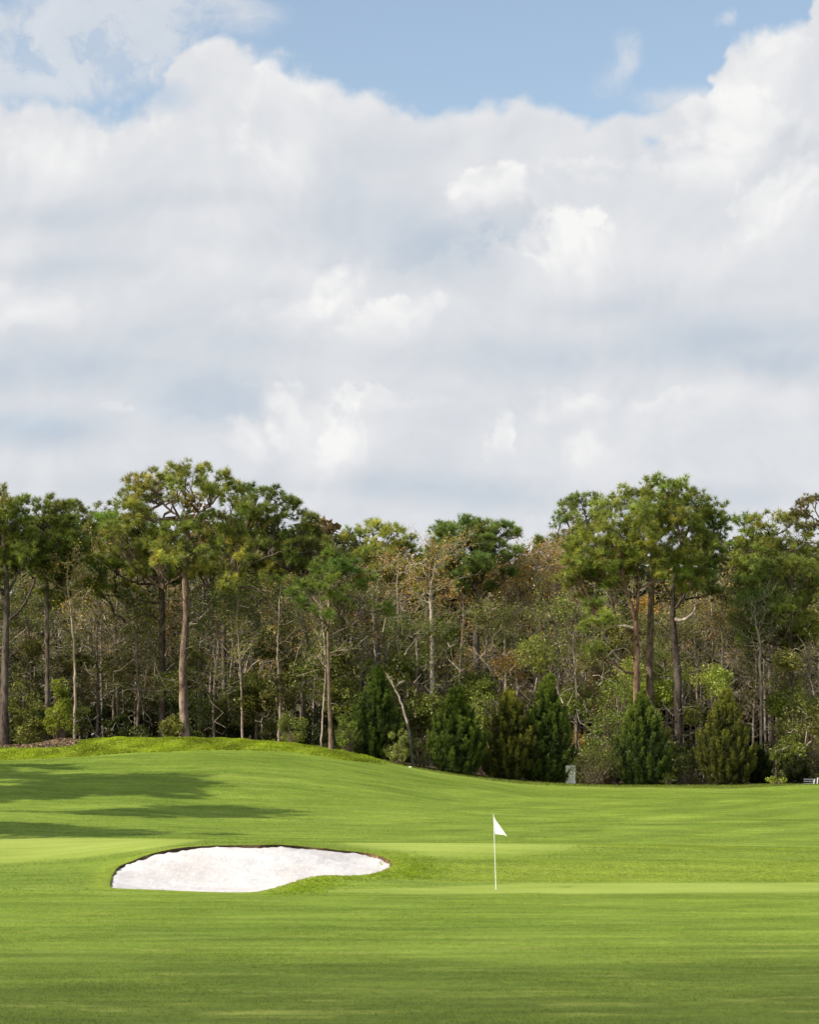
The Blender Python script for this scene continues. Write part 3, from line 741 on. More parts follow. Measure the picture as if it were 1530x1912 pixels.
# ------------------------------------------------------------------ slender deciduous trees
def bare_tree(name, label, Y, trunk, r0, leafcol, seed, nleaf=900, fork=True, bark=(1, 1, 1), spread=1.0, crown0=.42, group=None, nb=20, rise=.75):
    global R
    R = np.random.default_rng(seed)
    tp = np.array([P(a, b, Y) for a, b in trunk]); gz = tz(tp[0][0], Y); tp[0][2] = gz - .1
    tp[:, 1] += np.concatenate([[0], np.cumsum(R.normal(0, .15, len(tp) - 1))])
    base = np.array([tp[0][0], Y, gz])
    root = thing(name, label, 'tree', base, group)
    tt = smooth_poly(tp, 9); Ht = tt[-1][2] - gz
    tt[2:-1] += R.normal(0, .02, (len(tt) - 3, 3)) * np.array([1, 1, 0])
    tb = Buf(); tube(tb, tt, np.linspace(r0, .025, len(tt)), 8, np.array(bark), 0, .05); tb.build('trunk', MT_gbark, root, True, base)
    bb = Buf(); tips = []
    for i in range(nb):
        s = crown0 + (1 - crown0) * (i + R.uniform(0, 1)) / nb
        k = min(len(tt) - 2, int(s * len(tt))); st = tt[k]
        a = R.uniform(0, 2 * math.pi); L = Ht * R.uniform(.09, .19) * spread * (1.25 - .65 * s)
        d = np.array([math.cos(a), math.sin(a), R.uniform(.4, 1.1) * rise]); d /= np.linalg.norm(d)
        b1 = wiggle(st, st + d * L, 6, .07); rb = max(.016, r0 * .38 * (1.15 - s))
        tube(bb, b1, np.linspace(rb, .012, 6), 5, np.array(bark) * .95)
        for j in range(4):
            st2 = b1[R.integers(2, 6)]; d2 = d + R.normal(0, .55, 3); d2[2] += .2; d2 /= np.linalg.norm(d2)
            b2 = wiggle(st2, st2 + d2 * L * R.uniform(.3, .65), 4, .09)
            tube(bb, b2, np.linspace(.018, .008, 4), 3, np.array(bark) * .9); tips.append(b2[1:])
            for l in range(2):
                st3 = b2[R.integers(1, 4)]; d3 = d2 + R.normal(0, .6, 3); d3 /= np.linalg.norm(d3)
                b3 = np.stack([st3, st3 + d3 * L * R.uniform(.15, .35)]); tube(bb, b3, np.array([.011, .005]), 3, np.array(bark) * .85); tips.append(b3)
    bb.build('branches', MT_gbark, root, False, base)
    tips = np.concatenate(tips); fb = Buf()
    nleaf = int(nleaf * (1.25 if group else 1.9))
    pos = tips[R.integers(0, len(tips), nleaf)] + R.normal(0, .20, (nleaf, 3))
    lc = np.array(leafcol); 
    if lc.ndim == 1: lc = lc[None]
    leaves(fb, pos, R.uniform(.09, .17, len(pos)), lc[R.integers(0, len(lc), len(pos))] * R.uniform(.8, 1.2))
    fb.build('crown', MT_leaf, root, False, base)
    return root
RUST = [(.54, .28, .07), (.48, .30, .08), (.40, .33, .09), (.56, .35, .08)]
OLIV = [(.28, .28, .06), (.22, .245, .055), (.34, .28, .08)]
GRN = [(.13, .18, .030), (.17, .22, .04)]
MIX = RUST + OLIV
bt = bare_tree
bt('slender_tree', 'tall pale tree with forked broken top in the middle of the wood', 143, [(806, 1400), (807, 1300), (808, 1220), (806, 1150), (804, 1110), (812, 1060), (816, 1035)], .20, RUST, 31, 900, bark=(1.05, 1, .95), crown0=.55, spread=1.3)
bt('slender_tree', 'pale leaning dead trunk behind the front cedars, leaning to the left', 137, [(772, 1420), (763, 1360), (747, 1305), (735, 1280), (728, 1262)], .10, OLIV, 32, 60, bark=(1.5, 1.45, 1.35), crown0=.7, nb=5)
bt('slender_tree', 'pale straight trunk topped with orange leaves, left one of the pair in the middle right', 152, [(945, 1400), (945, 1280), (943, 1180), (946, 1120), (944, 1078)], .15, RUST, 33, 1500, bark=(1.25, 1.2, 1.1), crown0=.5, spread=1.6, nb=26)
bt('slender_tree', 'pale straight trunk topped with orange leaves, right one of the pair in the middle right', 153, [(968, 1400), (966, 1280), (964, 1200), (968, 1120), (960, 1062)], .16, RUST, 34, 1700, bark=(1.15, 1.05, .95), crown0=.5, spread=1.6, nb=26)
bt('slender_tree', 'orange leaved thin tree whose top reaches the skyline left of the giant right pine', 152, [(1002, 1400), (1000, 1250), (1004, 1130), (1000, 1070), (1006, 1046)], .14, RUST, 35, 1700, bark=(1.1, 1.05, 1), spread=1.5, nb=26)
bt('slender_tree', 'thin rusty leaved tree directly left of the giant right pine crown', 154, [(1040, 1400), (1042, 1250), (1038, 1130), (1042, 1066)], .13, RUST, 36, 1300, bark=(1, .95, .9), spread=1.5, nb=24)
bt('slender_tree', 'thin pale trunk behind the young pine on the mound, just right of its stem', 146, [(742, 1400), (741, 1300), (745, 1200), (742, 1100), (744, 1060)], .12, MIX, 37, 900, bark=(1.3, 1.25, 1.2), spread=1.3)
bt('slender_tree', 'thin tree with rusty top behind the young mound pine, left of the forked pale tree', 150, [(700, 1400), (702, 1250), (697, 1150), (694, 1060)], .13, RUST, 38, 1300, spread=1.5, nb=24)
bt('slender_tree', 'thin rusty topped tree just right of the forked pale tree', 151, [(862, 1400), (860, 1250), (866, 1150), (862, 1075)], .12, RUST, 39, 1300, spread=1.5, bark=(.8, .75, .7), nb=24)
bt('slender_tree', 'pale thin trunk with crooked top left of the domed pine, beside the holly shrub', 140, [(139, 1400), (141, 1290), (139, 1200), (133, 1130), (127, 1090), (128, 1050)], .10, MIX, 40, 700, bark=(1.35, 1.25, 1.1))
bt('slender_tree', 'thin pale trunk between the domed pine and the young mound pine, nearer the domed pine', 141, [(454, 1400), (451, 1300), (447, 1220), (443, 1160), (446, 1080)], .09, OLIV, 41, 800, bark=(1.3, 1.2, 1.1))
bt('slender_tree', 'twin stemmed pale thin tree, left of the young mound pine', 140, [(521, 1400), (523, 1300), (519, 1230), (520, 1170), (524, 1090)], .10, MIX, 42, 800, bark=(1.2, 1.1, 1), crown0=.3)
bt('slender_tree', 'very thin pale stem immediately left of the young mound pine', 139, [(600, 1400), (604, 1320), (608, 1260), (606, 1200), (598, 1130)], .07, OLIV, 43, 500, bark=(1.4, 1.3, 1.2))
bt('slender_tree', 'thin brown trunk between the twin stemmed tree and the young mound pine', 144, [(563, 1400), (564, 1300), (563, 1200), (566, 1100)], .08, OLIV, 44, 800, bark=(1.1, 1, .9))
bt('slender_tree', 'dark slim trunk right beside the thick trunk of the domed pine', 145, [(372, 1400), (376, 1280), (380, 1180), (382, 1090), (384, 1040)], .13, OLIV, 45, 900, bark=(.45, .42, .4))
bt('slender_tree', 'pale slim trunk standing in the gap right of the crooked dark-trunked pine', 147, [(1331, 1400), (1330, 1280), (1332, 1190), (1328, 1110)], .12, MIX, 46, 1000, bark=(1.2, 1.1, 1), spread=1.4)
bt('slender_tree', 'pale crooked thin trunk under the layered dark pine at the right edge', 144, [(1423, 1400), (1420, 1260), (1419, 1200), (1410, 1165), (1407, 1120)], .11, GRN, 47, 700, bark=(1.35, 1.25, 1.2))
bt('slender_tree', 'thin rust coloured tree under the crown of the crooked pine', 150, [(1300, 1400), (1302, 1280), (1298, 1180), (1304, 1090)], .11, RUST, 48, 1000, bark=(.9, .8, .75), spread=1.4)
bt('slender_tree', 'thin dark stem with brown leaves in front of the left edge pine trunks', 146, [(60, 1400), (58, 1280), (50, 1180), (56, 1080)], .11, MIX, 49, 900, bark=(.6, .55, .5), spread=1.3)
bt('slender_tree', 'grey stem with rusty leaves under the forked pine, left of its trunk', 149, [(222, 1400), (220, 1280), (216, 1180), (222, 1070), (220, 1030)], .14, MIX, 50, 1300, bark=(.75, .7, .65), spread=1.5, nb=24)
def leafy(lab, px, top, Y, cols, seed, n=2600, sp=1.5, c0=.2, bark=(.7, .65, .6)):
    return bt('leafy_tree', lab, Y, [(px, 1400), (px + R.uniform(-4, 4), 1300), (px + R.uniform(-8, 8), 1200), (px + R.uniform(-8, 8), (1200 + top) / 2), (px, top)], .11, cols, seed, n, bark=bark, crown0=c0, spread=sp, nb=34)
DG = [(.13, .165, .03), (.10, .14, .025), (.17, .19, .04)]
leafy('green leafy tree of middle height between the two pines at the left edge', 48, 1120, 144, DG, 160)
leafy('green leafy tree of middle height between the slim dark pine and the forked pine', 180, 1090, 146, DG + OLIV, 161)
leafy('olive leafy tree of middle height close under the forked pine', 255, 1130, 143.5, OLIV + DG, 162)
leafy('green leafy tree of middle height just right of the domed pine trunk', 400, 1110, 142, DG, 163)
leafy('olive leafy tree of middle height between the domed pine and the twin stemmed tree', 478, 1120, 145, OLIV + DG, 164)
leafy('green leafy tree of middle height left of the young mound pine', 570, 1090, 147, GRN + DG, 165)
leafy('green leafy tree of middle height right of the young mound pine', 672, 1120, 145, GRN + OLIV, 166)
leafy('dark green leafy tree behind the tall cedar on the mound flank', 780, 1190, 143, DG, 167, sp=1.8)
leafy('green leafy tree behind the olive cedar, below the orange leaves', 905, 1150, 146, GRN + OLIV, 168)
leafy('bright green leafy tree left of the reddish two-stemmed pine', 1075, 1140, 145, DG + GRN + OLIV, 169, 3200, 1.8)
leafy('bright green leafy tree between the giant pine and the crooked pine', 1242, 1190, 147, DG + OLIV, 170, 2600, 1.7)
leafy('olive leafy tree of middle height right of the crooked pine', 1345, 1140, 146, OLIV + GRN, 171, 2800, 1.7)
leafy('green leafy tree of middle height under the layered pine at the right edge', 1450, 1190, 147, GRN + DG, 172, 2800, 1.8)
leafy('olive twiggy tree rising at the right edge behind the pale twiggy bush', 1515, 1150, 145, OLIV + GRN, 173, 2600, 1.7)
# deeper ranks: one indistinguishable kind, copies of four
protos = []
for i in range(4):
    pcx = [(180, OLIV + GRN + GRN), (640, RUST + OLIV), (1110, OLIV + GRN), (250, RUST)][i]
    protos.append(bt('slender_tree', 'thin half-bare grey tree in the crowded ranks deep inside the wood', 153 + i, [(pcx[0], 1400), (pcx[0] + 3, 1270), (pcx[0] - 4, 1170), (pcx[0] + 2, 1075)], .11, pcx[1], 60 + i, 1600, bark=(.95, .9, .85), spread=1.6, crown0=.22, group='thin trees deep in the wood', nb=30))
R = np.random.default_rng(99)
spots = []
for i in range(64):
    spots.append((-40 + 80 * (i + R.uniform(-.5, .5)) / 64, R.uniform(150, 171)))
for i, (x, Y) in enumerate(spots):
    s = R.uniform(.72, 1.0); px = 765 + F * x / Y
    if 690 < px < 1060: s *= 1.03
    if 770 < px < 935: s *= .70
    kk = [1, 3, 1, 3, 0][int(R.integers(0, 5))] if 620 < px < 1080 else [0, 2, 0, 2, 1][int(R.integers(0, 5))]
    copy_thing(protos[kk], (x, Y, tz(x, Y)), R.uniform(0, 6.28), (s * R.uniform(.95, 1.25), s, s), None, None)

# ------------------------------------------------------------------ cedars and shrubs along the front
def cedar(name, label, px, base, top, width, Y, tint, tip, seed, lean=0.0, n=4200, full=.34, cat='cedar', group=None):
    global R
    R = np.random.default_rng(seed)
    x = (px - 765) / F * Y; gz = tz(x, Y); hgt = M2(base - top, Y); hgt = H + (HZ - top) / F * Y - gz
    w = M2(width, Y) * .5
    root = thing(name, label, cat, (x, Y, gz), group)
    tb = Buf(); tt = np.array([[0, 0, -.1], [0.02, 0, hgt * .4], [lean * hgt * .4, 0, hgt * .9]]); tube(tb, smooth_poly(tt, 5), np.linspace(.10, .02, 11), 7, (.8, .7, .6)); tb.build('trunk', MT_pbark, root, True)
    def env(t):
        return np.where(t < full, .70 + .30 * np.sin(t / full * math.pi / 2), np.clip(1 - ((t - full) / (1 - full)) ** 1.22, 0.02, 1))
    # upswept plumes over the surface, each a narrow flame of sprays; loose sprays fill the core
    npl = int(n / 24); tp_ = R.uniform(0, .97, npl) ** .95; ap = R.uniform(0, 2 * math.pi, npl); pl = R.uniform(.55, 1.0, npl) * min(1.0, hgt / 4.5)
    rp = w * env(tp_) * R.uniform(.70, .98, npl)
    pb = np.stack([np.cos(ap) * rp + lean * hgt * tp_ ** 2 * .5, np.sin(ap) * rp, .02 + tp_ * (hgt - .75)], 1)
    pd = np.stack([np.cos(ap) * .34 * (1.15 - tp_) + lean, np.sin(ap) * .34 * (1.15 - tp_), np.ones(npl)], 1) + R.normal(0, .10, (npl, 3)); pd /= np.linalg.norm(pd, axis=1)[:, None]
    m = 40; g = np.repeat(np.arange(npl), m); k = R.uniform(0, 1, npl * m)
    rad = (.20 * np.sin(np.clip(k * .9 + .12, 0, 1) * math.pi) + .02) * pl[g]
    pos = pb[g] + pd[g] * (k * pl[g])[:, None] + rand_unit(npl * m) * (rad * R.uniform(.3, 1, npl * m))[:, None]
    dr = pd[g] + R.normal(0, .28, (npl * m, 3)) + np.stack([np.cos(ap), np.sin(ap), np.zeros(npl)], 1)[g] * .25
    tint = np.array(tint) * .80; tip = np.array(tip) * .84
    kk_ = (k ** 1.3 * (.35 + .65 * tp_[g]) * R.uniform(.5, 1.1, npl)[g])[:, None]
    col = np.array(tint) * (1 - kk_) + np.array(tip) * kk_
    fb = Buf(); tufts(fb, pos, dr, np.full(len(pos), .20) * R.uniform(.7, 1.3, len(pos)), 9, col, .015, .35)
    nc_ = n // 3; t = R.uniform(0, .95, nc_); a = R.uniform(0, 6.283, nc_); r = w * env(t) * R.uniform(.1, .8, nc_)
    pos = np.stack([np.cos(a) * r + lean * hgt * t ** 2 * .5, np.sin(a) * r, .05 + t * (hgt - .5)], 1)
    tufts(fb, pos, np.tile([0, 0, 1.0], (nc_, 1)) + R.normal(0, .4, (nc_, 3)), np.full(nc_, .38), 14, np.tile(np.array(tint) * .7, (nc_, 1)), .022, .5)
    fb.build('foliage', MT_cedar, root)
    return root
CD = (.10, .150, .030); CT = (.26, .34, .04)
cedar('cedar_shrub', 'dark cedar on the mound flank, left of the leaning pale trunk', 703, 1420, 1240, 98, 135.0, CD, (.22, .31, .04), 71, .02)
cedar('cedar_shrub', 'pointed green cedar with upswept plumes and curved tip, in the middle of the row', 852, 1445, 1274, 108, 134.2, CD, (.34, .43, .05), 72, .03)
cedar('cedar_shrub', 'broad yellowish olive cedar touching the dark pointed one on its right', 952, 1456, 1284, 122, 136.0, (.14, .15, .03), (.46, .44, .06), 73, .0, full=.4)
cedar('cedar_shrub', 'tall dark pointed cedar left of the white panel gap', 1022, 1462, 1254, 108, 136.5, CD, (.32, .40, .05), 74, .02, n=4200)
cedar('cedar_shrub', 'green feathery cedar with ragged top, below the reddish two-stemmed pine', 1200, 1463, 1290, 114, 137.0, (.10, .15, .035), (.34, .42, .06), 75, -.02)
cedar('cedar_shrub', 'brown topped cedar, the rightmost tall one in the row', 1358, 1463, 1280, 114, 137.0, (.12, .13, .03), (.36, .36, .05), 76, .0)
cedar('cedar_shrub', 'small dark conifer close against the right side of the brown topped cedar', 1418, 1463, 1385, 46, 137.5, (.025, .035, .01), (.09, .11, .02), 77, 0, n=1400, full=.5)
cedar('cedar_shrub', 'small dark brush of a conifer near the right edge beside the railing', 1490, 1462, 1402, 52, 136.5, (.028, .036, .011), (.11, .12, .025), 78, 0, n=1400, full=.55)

def shrub(name, label, px, base, top, width, Y, cols, seed, n=2600, leaf=.10, shape='round', group=None, depth=.8):
    global R
    R = np.random.default_rng(seed)
    x = (px - 765) / F * Y; gz = tz(x, Y); hgt = H + (HZ - top) / F * Y - gz; w = M2(width, Y) * .5
    root = thing(name, label, 'shrub', (x, Y, gz), group)
    bb = Buf(); fb = Buf(); cols = np.array(cols)
    ncl = max(10, int(8 * hgt * w))
    u = rand_unit(ncl); u[:, 2] = u[:, 2]
    rr = R.uniform(.35, .85, ncl) ** .6
    t = .5 + .5 * u[:, 2] * rr
    wid = {'round': np.sqrt(np.clip(1 - (2 * t - 1) ** 2, .05, 1)), 'column': np.where(t < .5, .9, .9 - .7 * (t - .5)), 'cone': 1.15 - .9 * t}[shape]
    a = R.uniform(0, 6.28, ncl)
    cen = np.stack([np.cos(a) * w * wid * rr, np.sin(a) * w * depth * wid * rr, .12 + t * (hgt - .45)], 1)
    per = max(20, n // ncl)
    for i in range(ncl):
        tube(bb, wiggle(np.array([cen[i, 0] * .15, cen[i, 1] * .15, 0]), cen[i], 5, .06), np.linspace(.03, .008, 5), 4, (.6, .5, .45))
        cr = R.uniform(.22, .42) * max(.7, min(1.5, w))
        v = rand_unit(per) * R.uniform(.5, 1, (per, 1)) ** .5
        leaves(fb, cen[i] + v * cr, leaf, cols[R.integers(0, len(cols), per)] * R.uniform(.75, 1.25), aspect=.6)
    bb.build('stems', MT_gbark, root, True); fb.build('foliage', MT_leaf, root)
    return root
shrub('holly_shrub', 'glossy upright holly shrub on the brown mulch mound at left', 110, 1380, 1252, 64, 132.6, [(0.168, 0.195, 0.024), (0.301, 0.326, 0.038), (0.234, 0.260, 0.030)], 81, 9000, .10, 'cone')
shrub('shrub', 'rounded dull green shrub on the mound edge, left of the young pine', 548, 1392, 1322, 62, 134.6, [(0.165, 0.196, 0.034), (0.230, 0.256, 0.043)], 82, 4200, .09)
shrub('shrub', 'upright dull green shrub just right of the young mound pine stem', 650, 1410, 1318, 52, 133.8, [(0.147, 0.196, 0.034), (0.214, 0.256, 0.043)], 83, 3800, .09, 'column')
shrub('shrub', 'grey green shrub in front of the leaning pale trunk', 745, 1428, 1350, 54, 133.2, [(0.230, 0.256, 0.068), (0.296, 0.302, 0.086)], 84, 3800, .09, 'column')
shrub('shrub', 'small dark shrub at the left foot of the middle pointed cedar', 786, 1438, 1362, 50, 134.0, [(0.098, 0.114, 0.024), (0.131, 0.135, 0.029)], 85, 2000, .09)
shrub('shrub', 'low dark shrub right of the white panel, left of the feathery cedar', 1112, 1461, 1388, 96, 135.0, [(0.084, 0.088, 0.024), (0.118, 0.112, 0.031)], 86, 3600, .09)
shrub('shrub', 'low dark shrub between the feathery cedar and the brown topped cedar', 1278, 1462, 1392, 64, 138.0, [(0.091, 0.104, 0.024), (0.132, 0.139, 0.031)], 87, 2400, .09)
shrub('shrub', 'tiny sunlit yellow green sprig at the right foot of the feathery cedar', 1248, 1463, 1437, 24, 136.0, [(0.315, 0.371, 0.053), (0.420, 0.441, 0.070)], 88, 260, .09)
shrub('shrub', 'low sunlit yellow green sprig on the grass edge near the right railing', 1452, 1465, 1442, 44, 135.0, [(0.420, 0.441, 0.053), (0.315, 0.371, 0.053)], 89, 420, .09)
shrub('shrub', 'bright leafy bush behind the low dark shrub and the white panel', 1130, 1455, 1310, 100, 141.0, [(0.210, 0.289, 0.048), (0.294, 0.362, 0.063), (0.190, 0.236, 0.048)], 90, 4200, .13)
shrub('shrub', 'bright leafy bush climbing beside the reddish two-stemmed pine trunk', 1150, 1455, 1215, 84, 143.0, [(0.190, 0.254, 0.035), (0.252, 0.326, 0.048)], 91, 3600, .13)
shrub('shrub', 'light green leafy bush behind the olive cedar', 905, 1445, 1275, 76, 140.0, [(0.262, 0.325, 0.053), (0.342, 0.394, 0.070)], 92, 3000, .12)
shrub('shrub', 'pale green twiggy bush filling the right edge behind the railing', 1500, 1455, 1270, 100, 142.0, [(0.262, 0.302, 0.070), (0.342, 0.348, 0.088)], 93, 4200, .11)

# ------------------------------------------------------------------ undergrowth and the far wood (masses nobody could count)
R = np.random.default_rng(5)
ub = Buf(); tw = Buf()
def mass(n, Y0, Y1, topf, cols, leaf, per, cr0, cr1, px0=-420, px1=1950, bright=None, bush=26):
    nb = max(1, n // bush)
    bpx = R.uniform(px0, px1, nb); bY = R.uniform(Y0, Y1, nb); bx = (bpx - 765) / F * bY
    bz = terrain(bx, bY); btop = H + (HZ - np.interp(bpx, *topf) + R.normal(0, 18, nb)) / F * bY
    bh = R.uniform(0, 1, nb) ** .9; brad = R.uniform(.7, 1.7, nb)
    g = R.integers(0, nb, n)
    cols = np.array(cols)
    bcol = cols[R.integers(0, len(cols), nb)] * R.uniform(.6, 1.3, (nb, 1))
    bleaf = leaf * R.uniform(.65, 1.5, nb)
    o = rand_unit(n) * R.uniform(.2, 1, (n, 1)) ** .5 * brad[g][:, None] * np.array([1, 1, .9])
    x = bx[g] + o[:, 0]; Y = bY[g] + o[:, 1]; z = bz[g] + np.maximum(.1, (btop - bz)[g] * bh[g] + o[:, 2])
    cl = bcol[g] * R.uniform(.85, 1.15, (n, 1))
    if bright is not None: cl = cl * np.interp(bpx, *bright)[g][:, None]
    cr = R.uniform(cr0, cr1, n) * .8
    N = n * per
    v = rand_unit(N) * R.uniform(.3, 1, (N, 1)) ** .5 * np.repeat(cr, per)[:, None] * np.array([1, 1, .8])
    leaves(ub, np.repeat(np.stack([x, Y, z], 1), per, 0) + v, np.repeat(bleaf[g], per), np.repeat(cl, per, 0), aspect=.6)
BR = ([-400, 300, 450, 600, 900, 1000, 1600], [.62, .65, .8, .85, 1.05, 1.5, 1.5])  # leaf colour carries the shade of the left and the sunlight of the right
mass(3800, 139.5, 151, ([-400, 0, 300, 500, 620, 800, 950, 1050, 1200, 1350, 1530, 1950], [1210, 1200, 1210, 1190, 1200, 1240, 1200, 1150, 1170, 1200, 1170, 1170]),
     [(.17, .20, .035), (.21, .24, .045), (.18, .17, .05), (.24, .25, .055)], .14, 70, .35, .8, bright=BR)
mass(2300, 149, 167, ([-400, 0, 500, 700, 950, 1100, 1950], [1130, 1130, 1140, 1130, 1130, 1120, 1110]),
     [(.27, .235, .07), (.20, .24, .05), (.36, .23, .07), (.25, .28, .065)], .15, 60, .4, .9, bright=([-400, 450, 680, 1600], [.8, .85, 1.15, 1.3]))  # deeper leaves: milder painted shade at left, sunlight at right
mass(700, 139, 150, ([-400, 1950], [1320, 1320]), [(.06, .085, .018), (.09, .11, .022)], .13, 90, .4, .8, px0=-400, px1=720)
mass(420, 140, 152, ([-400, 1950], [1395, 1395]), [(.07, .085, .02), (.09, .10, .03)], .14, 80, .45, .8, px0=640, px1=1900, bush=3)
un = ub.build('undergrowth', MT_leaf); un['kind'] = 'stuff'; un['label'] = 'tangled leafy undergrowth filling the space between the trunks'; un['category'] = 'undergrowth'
ub = Buf()
mass(5200, 170, 196, ([-400, 0, 150, 600, 640, 800, 1000, 1050, 1950], [1010, 1000, 1000, 1010, 1050, 1075, 1065, 1050, 1040]),
     [(.12, .105, .04), (.09, .115, .03), (.16, .11, .042), (.10, .105, .036)], .8, 46, 1.0, 2.1, bush=1)
fw = ub.build('distant_woods', MT_leaf); fw['kind'] = 'stuff'; fw['label'] = 'dim brownish mass of far trees closing the back of the wood'; fw['category'] = 'woods'
# twigs, vines and dead sticks between the trunks
n = 1500
for i in range(n):
    px = R.uniform(-100, 1630); Y = R.uniform(139, 166); x = (px - 765) / F * Y; gz = tz(x, Y)
    z = gz + R.uniform(0, 9.0); L = R.uniform(.8, 3.2); d = rand_unit(1)[0]; d[2] = abs(d[2]) * 1.2; d /= np.linalg.norm(d)
    a = np.array([x, Y, z]); g = R.uniform(.6, 1.5)
    tube(tw, wiggle(a, a + d * L, 5, .10, R.uniform(-.1, .2)), np.linspace(R.uniform(.015, .035), .008, 5), 3, (g, g * .95, g * .88))
tg = tw.build('dead_twigs', MT_gbark); tg['kind'] = 'stuff'; tg['label'] = 'pale tangle of dead twigs and vines between the trunks'; tg['category'] = 'twigs'

# trees standing outside the view: they shade the mound and carry the wood on
def dup(i, x, Y, s, rz, label):
    copy_thing(PINES[i], (x, Y, tz(x, Y)), rz, (s, s, s), label, None)
SUNV = np.array([1.0, -0.42, -0.80])
for i, (k, x, Y, sc0, lab) in enumerate([
        (12, -34.0, 91.0, 1.15, 'tall pine left of the view whose crown shades the mound slope farthest right'),
        (5, -39.0, 95.0, 1.3, 'second pine left of the view shading the mound'),
        (11, -38.0, 102.0, 1.3, 'third pine left of the view shading the mound'),
        (5, -41.0, 107.0, 1.2, 'rearmost pine left of the view shading the mound top'),
        (12, -45.0, 101.0, 1.2, 'broad pine left of the view filling the shade on the mound'),
        (11, -30.5, 77.5, 1.0, 'pine left of the view casting the lower shadow on the fairway'),
        (0, -34.0, 81.0, 1.1, 'dark pine left of the view beside the one casting the lower shadow')]):
    dup(k, x, Y, sc0, .9 * i, lab)
for i, (k, x, Y) in enumerate([(0, -36, 140), (5, -41, 146), (12, 36, 143), (13, 42, 147)]):
    dup(k, x, Y, 1.0, 1.0 + i, ['dark pine outside the view left of the wood edge', 'dense pine outside the view far left', 'giant pine outside the view right of the wood', 'crooked pine outside the view far right'][i])

# ------------------------------------------------------------------ flagstick
WHITE = plain_mat('white_paint', (.82, .81, .77), .4, .04)
CLOTH = plain_mat('flag_cloth', (.82, .83, .86), .8, .02, .1, .12)
CUPM = plain_mat('cup_metal', (.6, .6, .6), .5)
fx0, fy0 = (927 - 765) / F * 60.0, 60.0; fz0 = tz(fx0, fy0)
flag = thing('golf_flag', 'white flag drooping from a thin leaning white stick on the lower green', 'golf flag', (fx0, fy0, fz0))
topx = (922 - 927) / F * 60; topz = H + (HZ - 1520) / F * 60 - fz0
b = Buf(); tube(b, np.array([[0, 0, -.15], [topx * .5, 0, topz * .5], [topx, 0, topz]]), np.array([.013, .011, .009]), 10, cap=True)
b.build('stick', WHITE, flag, True)
b = Buf(); ang = np.linspace(0, 6.283, 24, endpoint=False)
ri = np.stack([np.cos(ang) * .054, np.sin(ang) * .054, np.full(24, .006)], 1); ri2 = ri * np.array([1.2, 1.2, .3])
b.add(np.concatenate([ri, ri2]), strip(0, 24, 24)); b.build('cup_rim', CUPM, flag)
# cloth: hangs from the stick, its free end folding down and away
nu, nv = 26, 22
U, Vv = np.meshgrid(np.linspace(0, 1, nu), np.linspace(0, 1, nv))
xt = .045 + .0 * U                                    # top edge short and dropping, bottom edge long
wid = .06 + .30 * Vv ** .9
X = topx * (1 - Vv * .27) + U * wid
Z = topz - .02 - .53 * Vv - U * (.16 * (1 - Vv) + .02 * Vv) - .055 * U ** 5 * Vv
Yc = .05 * np.sin(U * 5.2 + Vv * 1.5) * U + .045 * np.sin(U * 9 + 1) * U * Vv - .26 * U ** 1.5 * (.4 + .6 * Vv)
b = Buf(); I = (np.arange(nv - 1)[:, None] * nu + np.arange(nu - 1)[None, :]).ravel()
b.add(np.stack([X, Yc, Z], -1).reshape(-1, 3), np.concatenate([np.stack([I, I + 1, I + nu + 1], 1), np.stack([I, I + nu + 1, I + nu], 1)]))
b.build('flag_cloth', CLOTH, flag, True)

# ------------------------------------------------------------------ white panel between the shrubs
Yp = 135.9; xp = (1066 - 765) / F * Yp; zp = tz(xp, Yp)
panel = thing('white_panel', 'white upright panel with rounded lower corner glimpsed through the gap in the shrubs', 'panel', (xp, Yp, zp))
b = Buf(); pr = []
wp, hp, rc = .32, 1.22, .28
out = [(wp, 0)] + [( -wp + rc - rc * math.sin(t), rc - rc * math.cos(t)) for t in np.linspace(0, math.pi / 2, 9)] + [(-wp, hp), (wp, hp)]
out = np.array(out); c0 = out.mean(0)
fr = np.stack([out[:, 0], np.full(len(out), -.06) , out[:, 1]], 1); bk = fr + np.array([0, .12, 0])
m_ = len(out); i = np.arange(m_); j = (i + 1) % m_
vv = np.concatenate([fr, bk, [[c0[0], -.075, c0[1]]], [[c0[0], .06, c0[1]]]])
b.add(vv, np.concatenate([np.stack([i, j, np.full(m_, 2 * m_)], 1), np.stack([j + m_, i + m_, np.full(m_, 2 * m_ + 1)], 1), np.stack([i, i + m_, j + m_], 1), np.stack([i, j + m_, j], 1)]))
b.build('sheet', WHITE, panel)
b = Buf()
tube(b, np.array([[wp - .05, -.10, 0], [wp - .05, -.10, hp]]), .055, 8); tube(b, np.array([[-wp + .1, -.1, hp * .62], [wp, -.1, hp * .62]]), .04, 6)
b.build('rail', WHITE, panel, True)

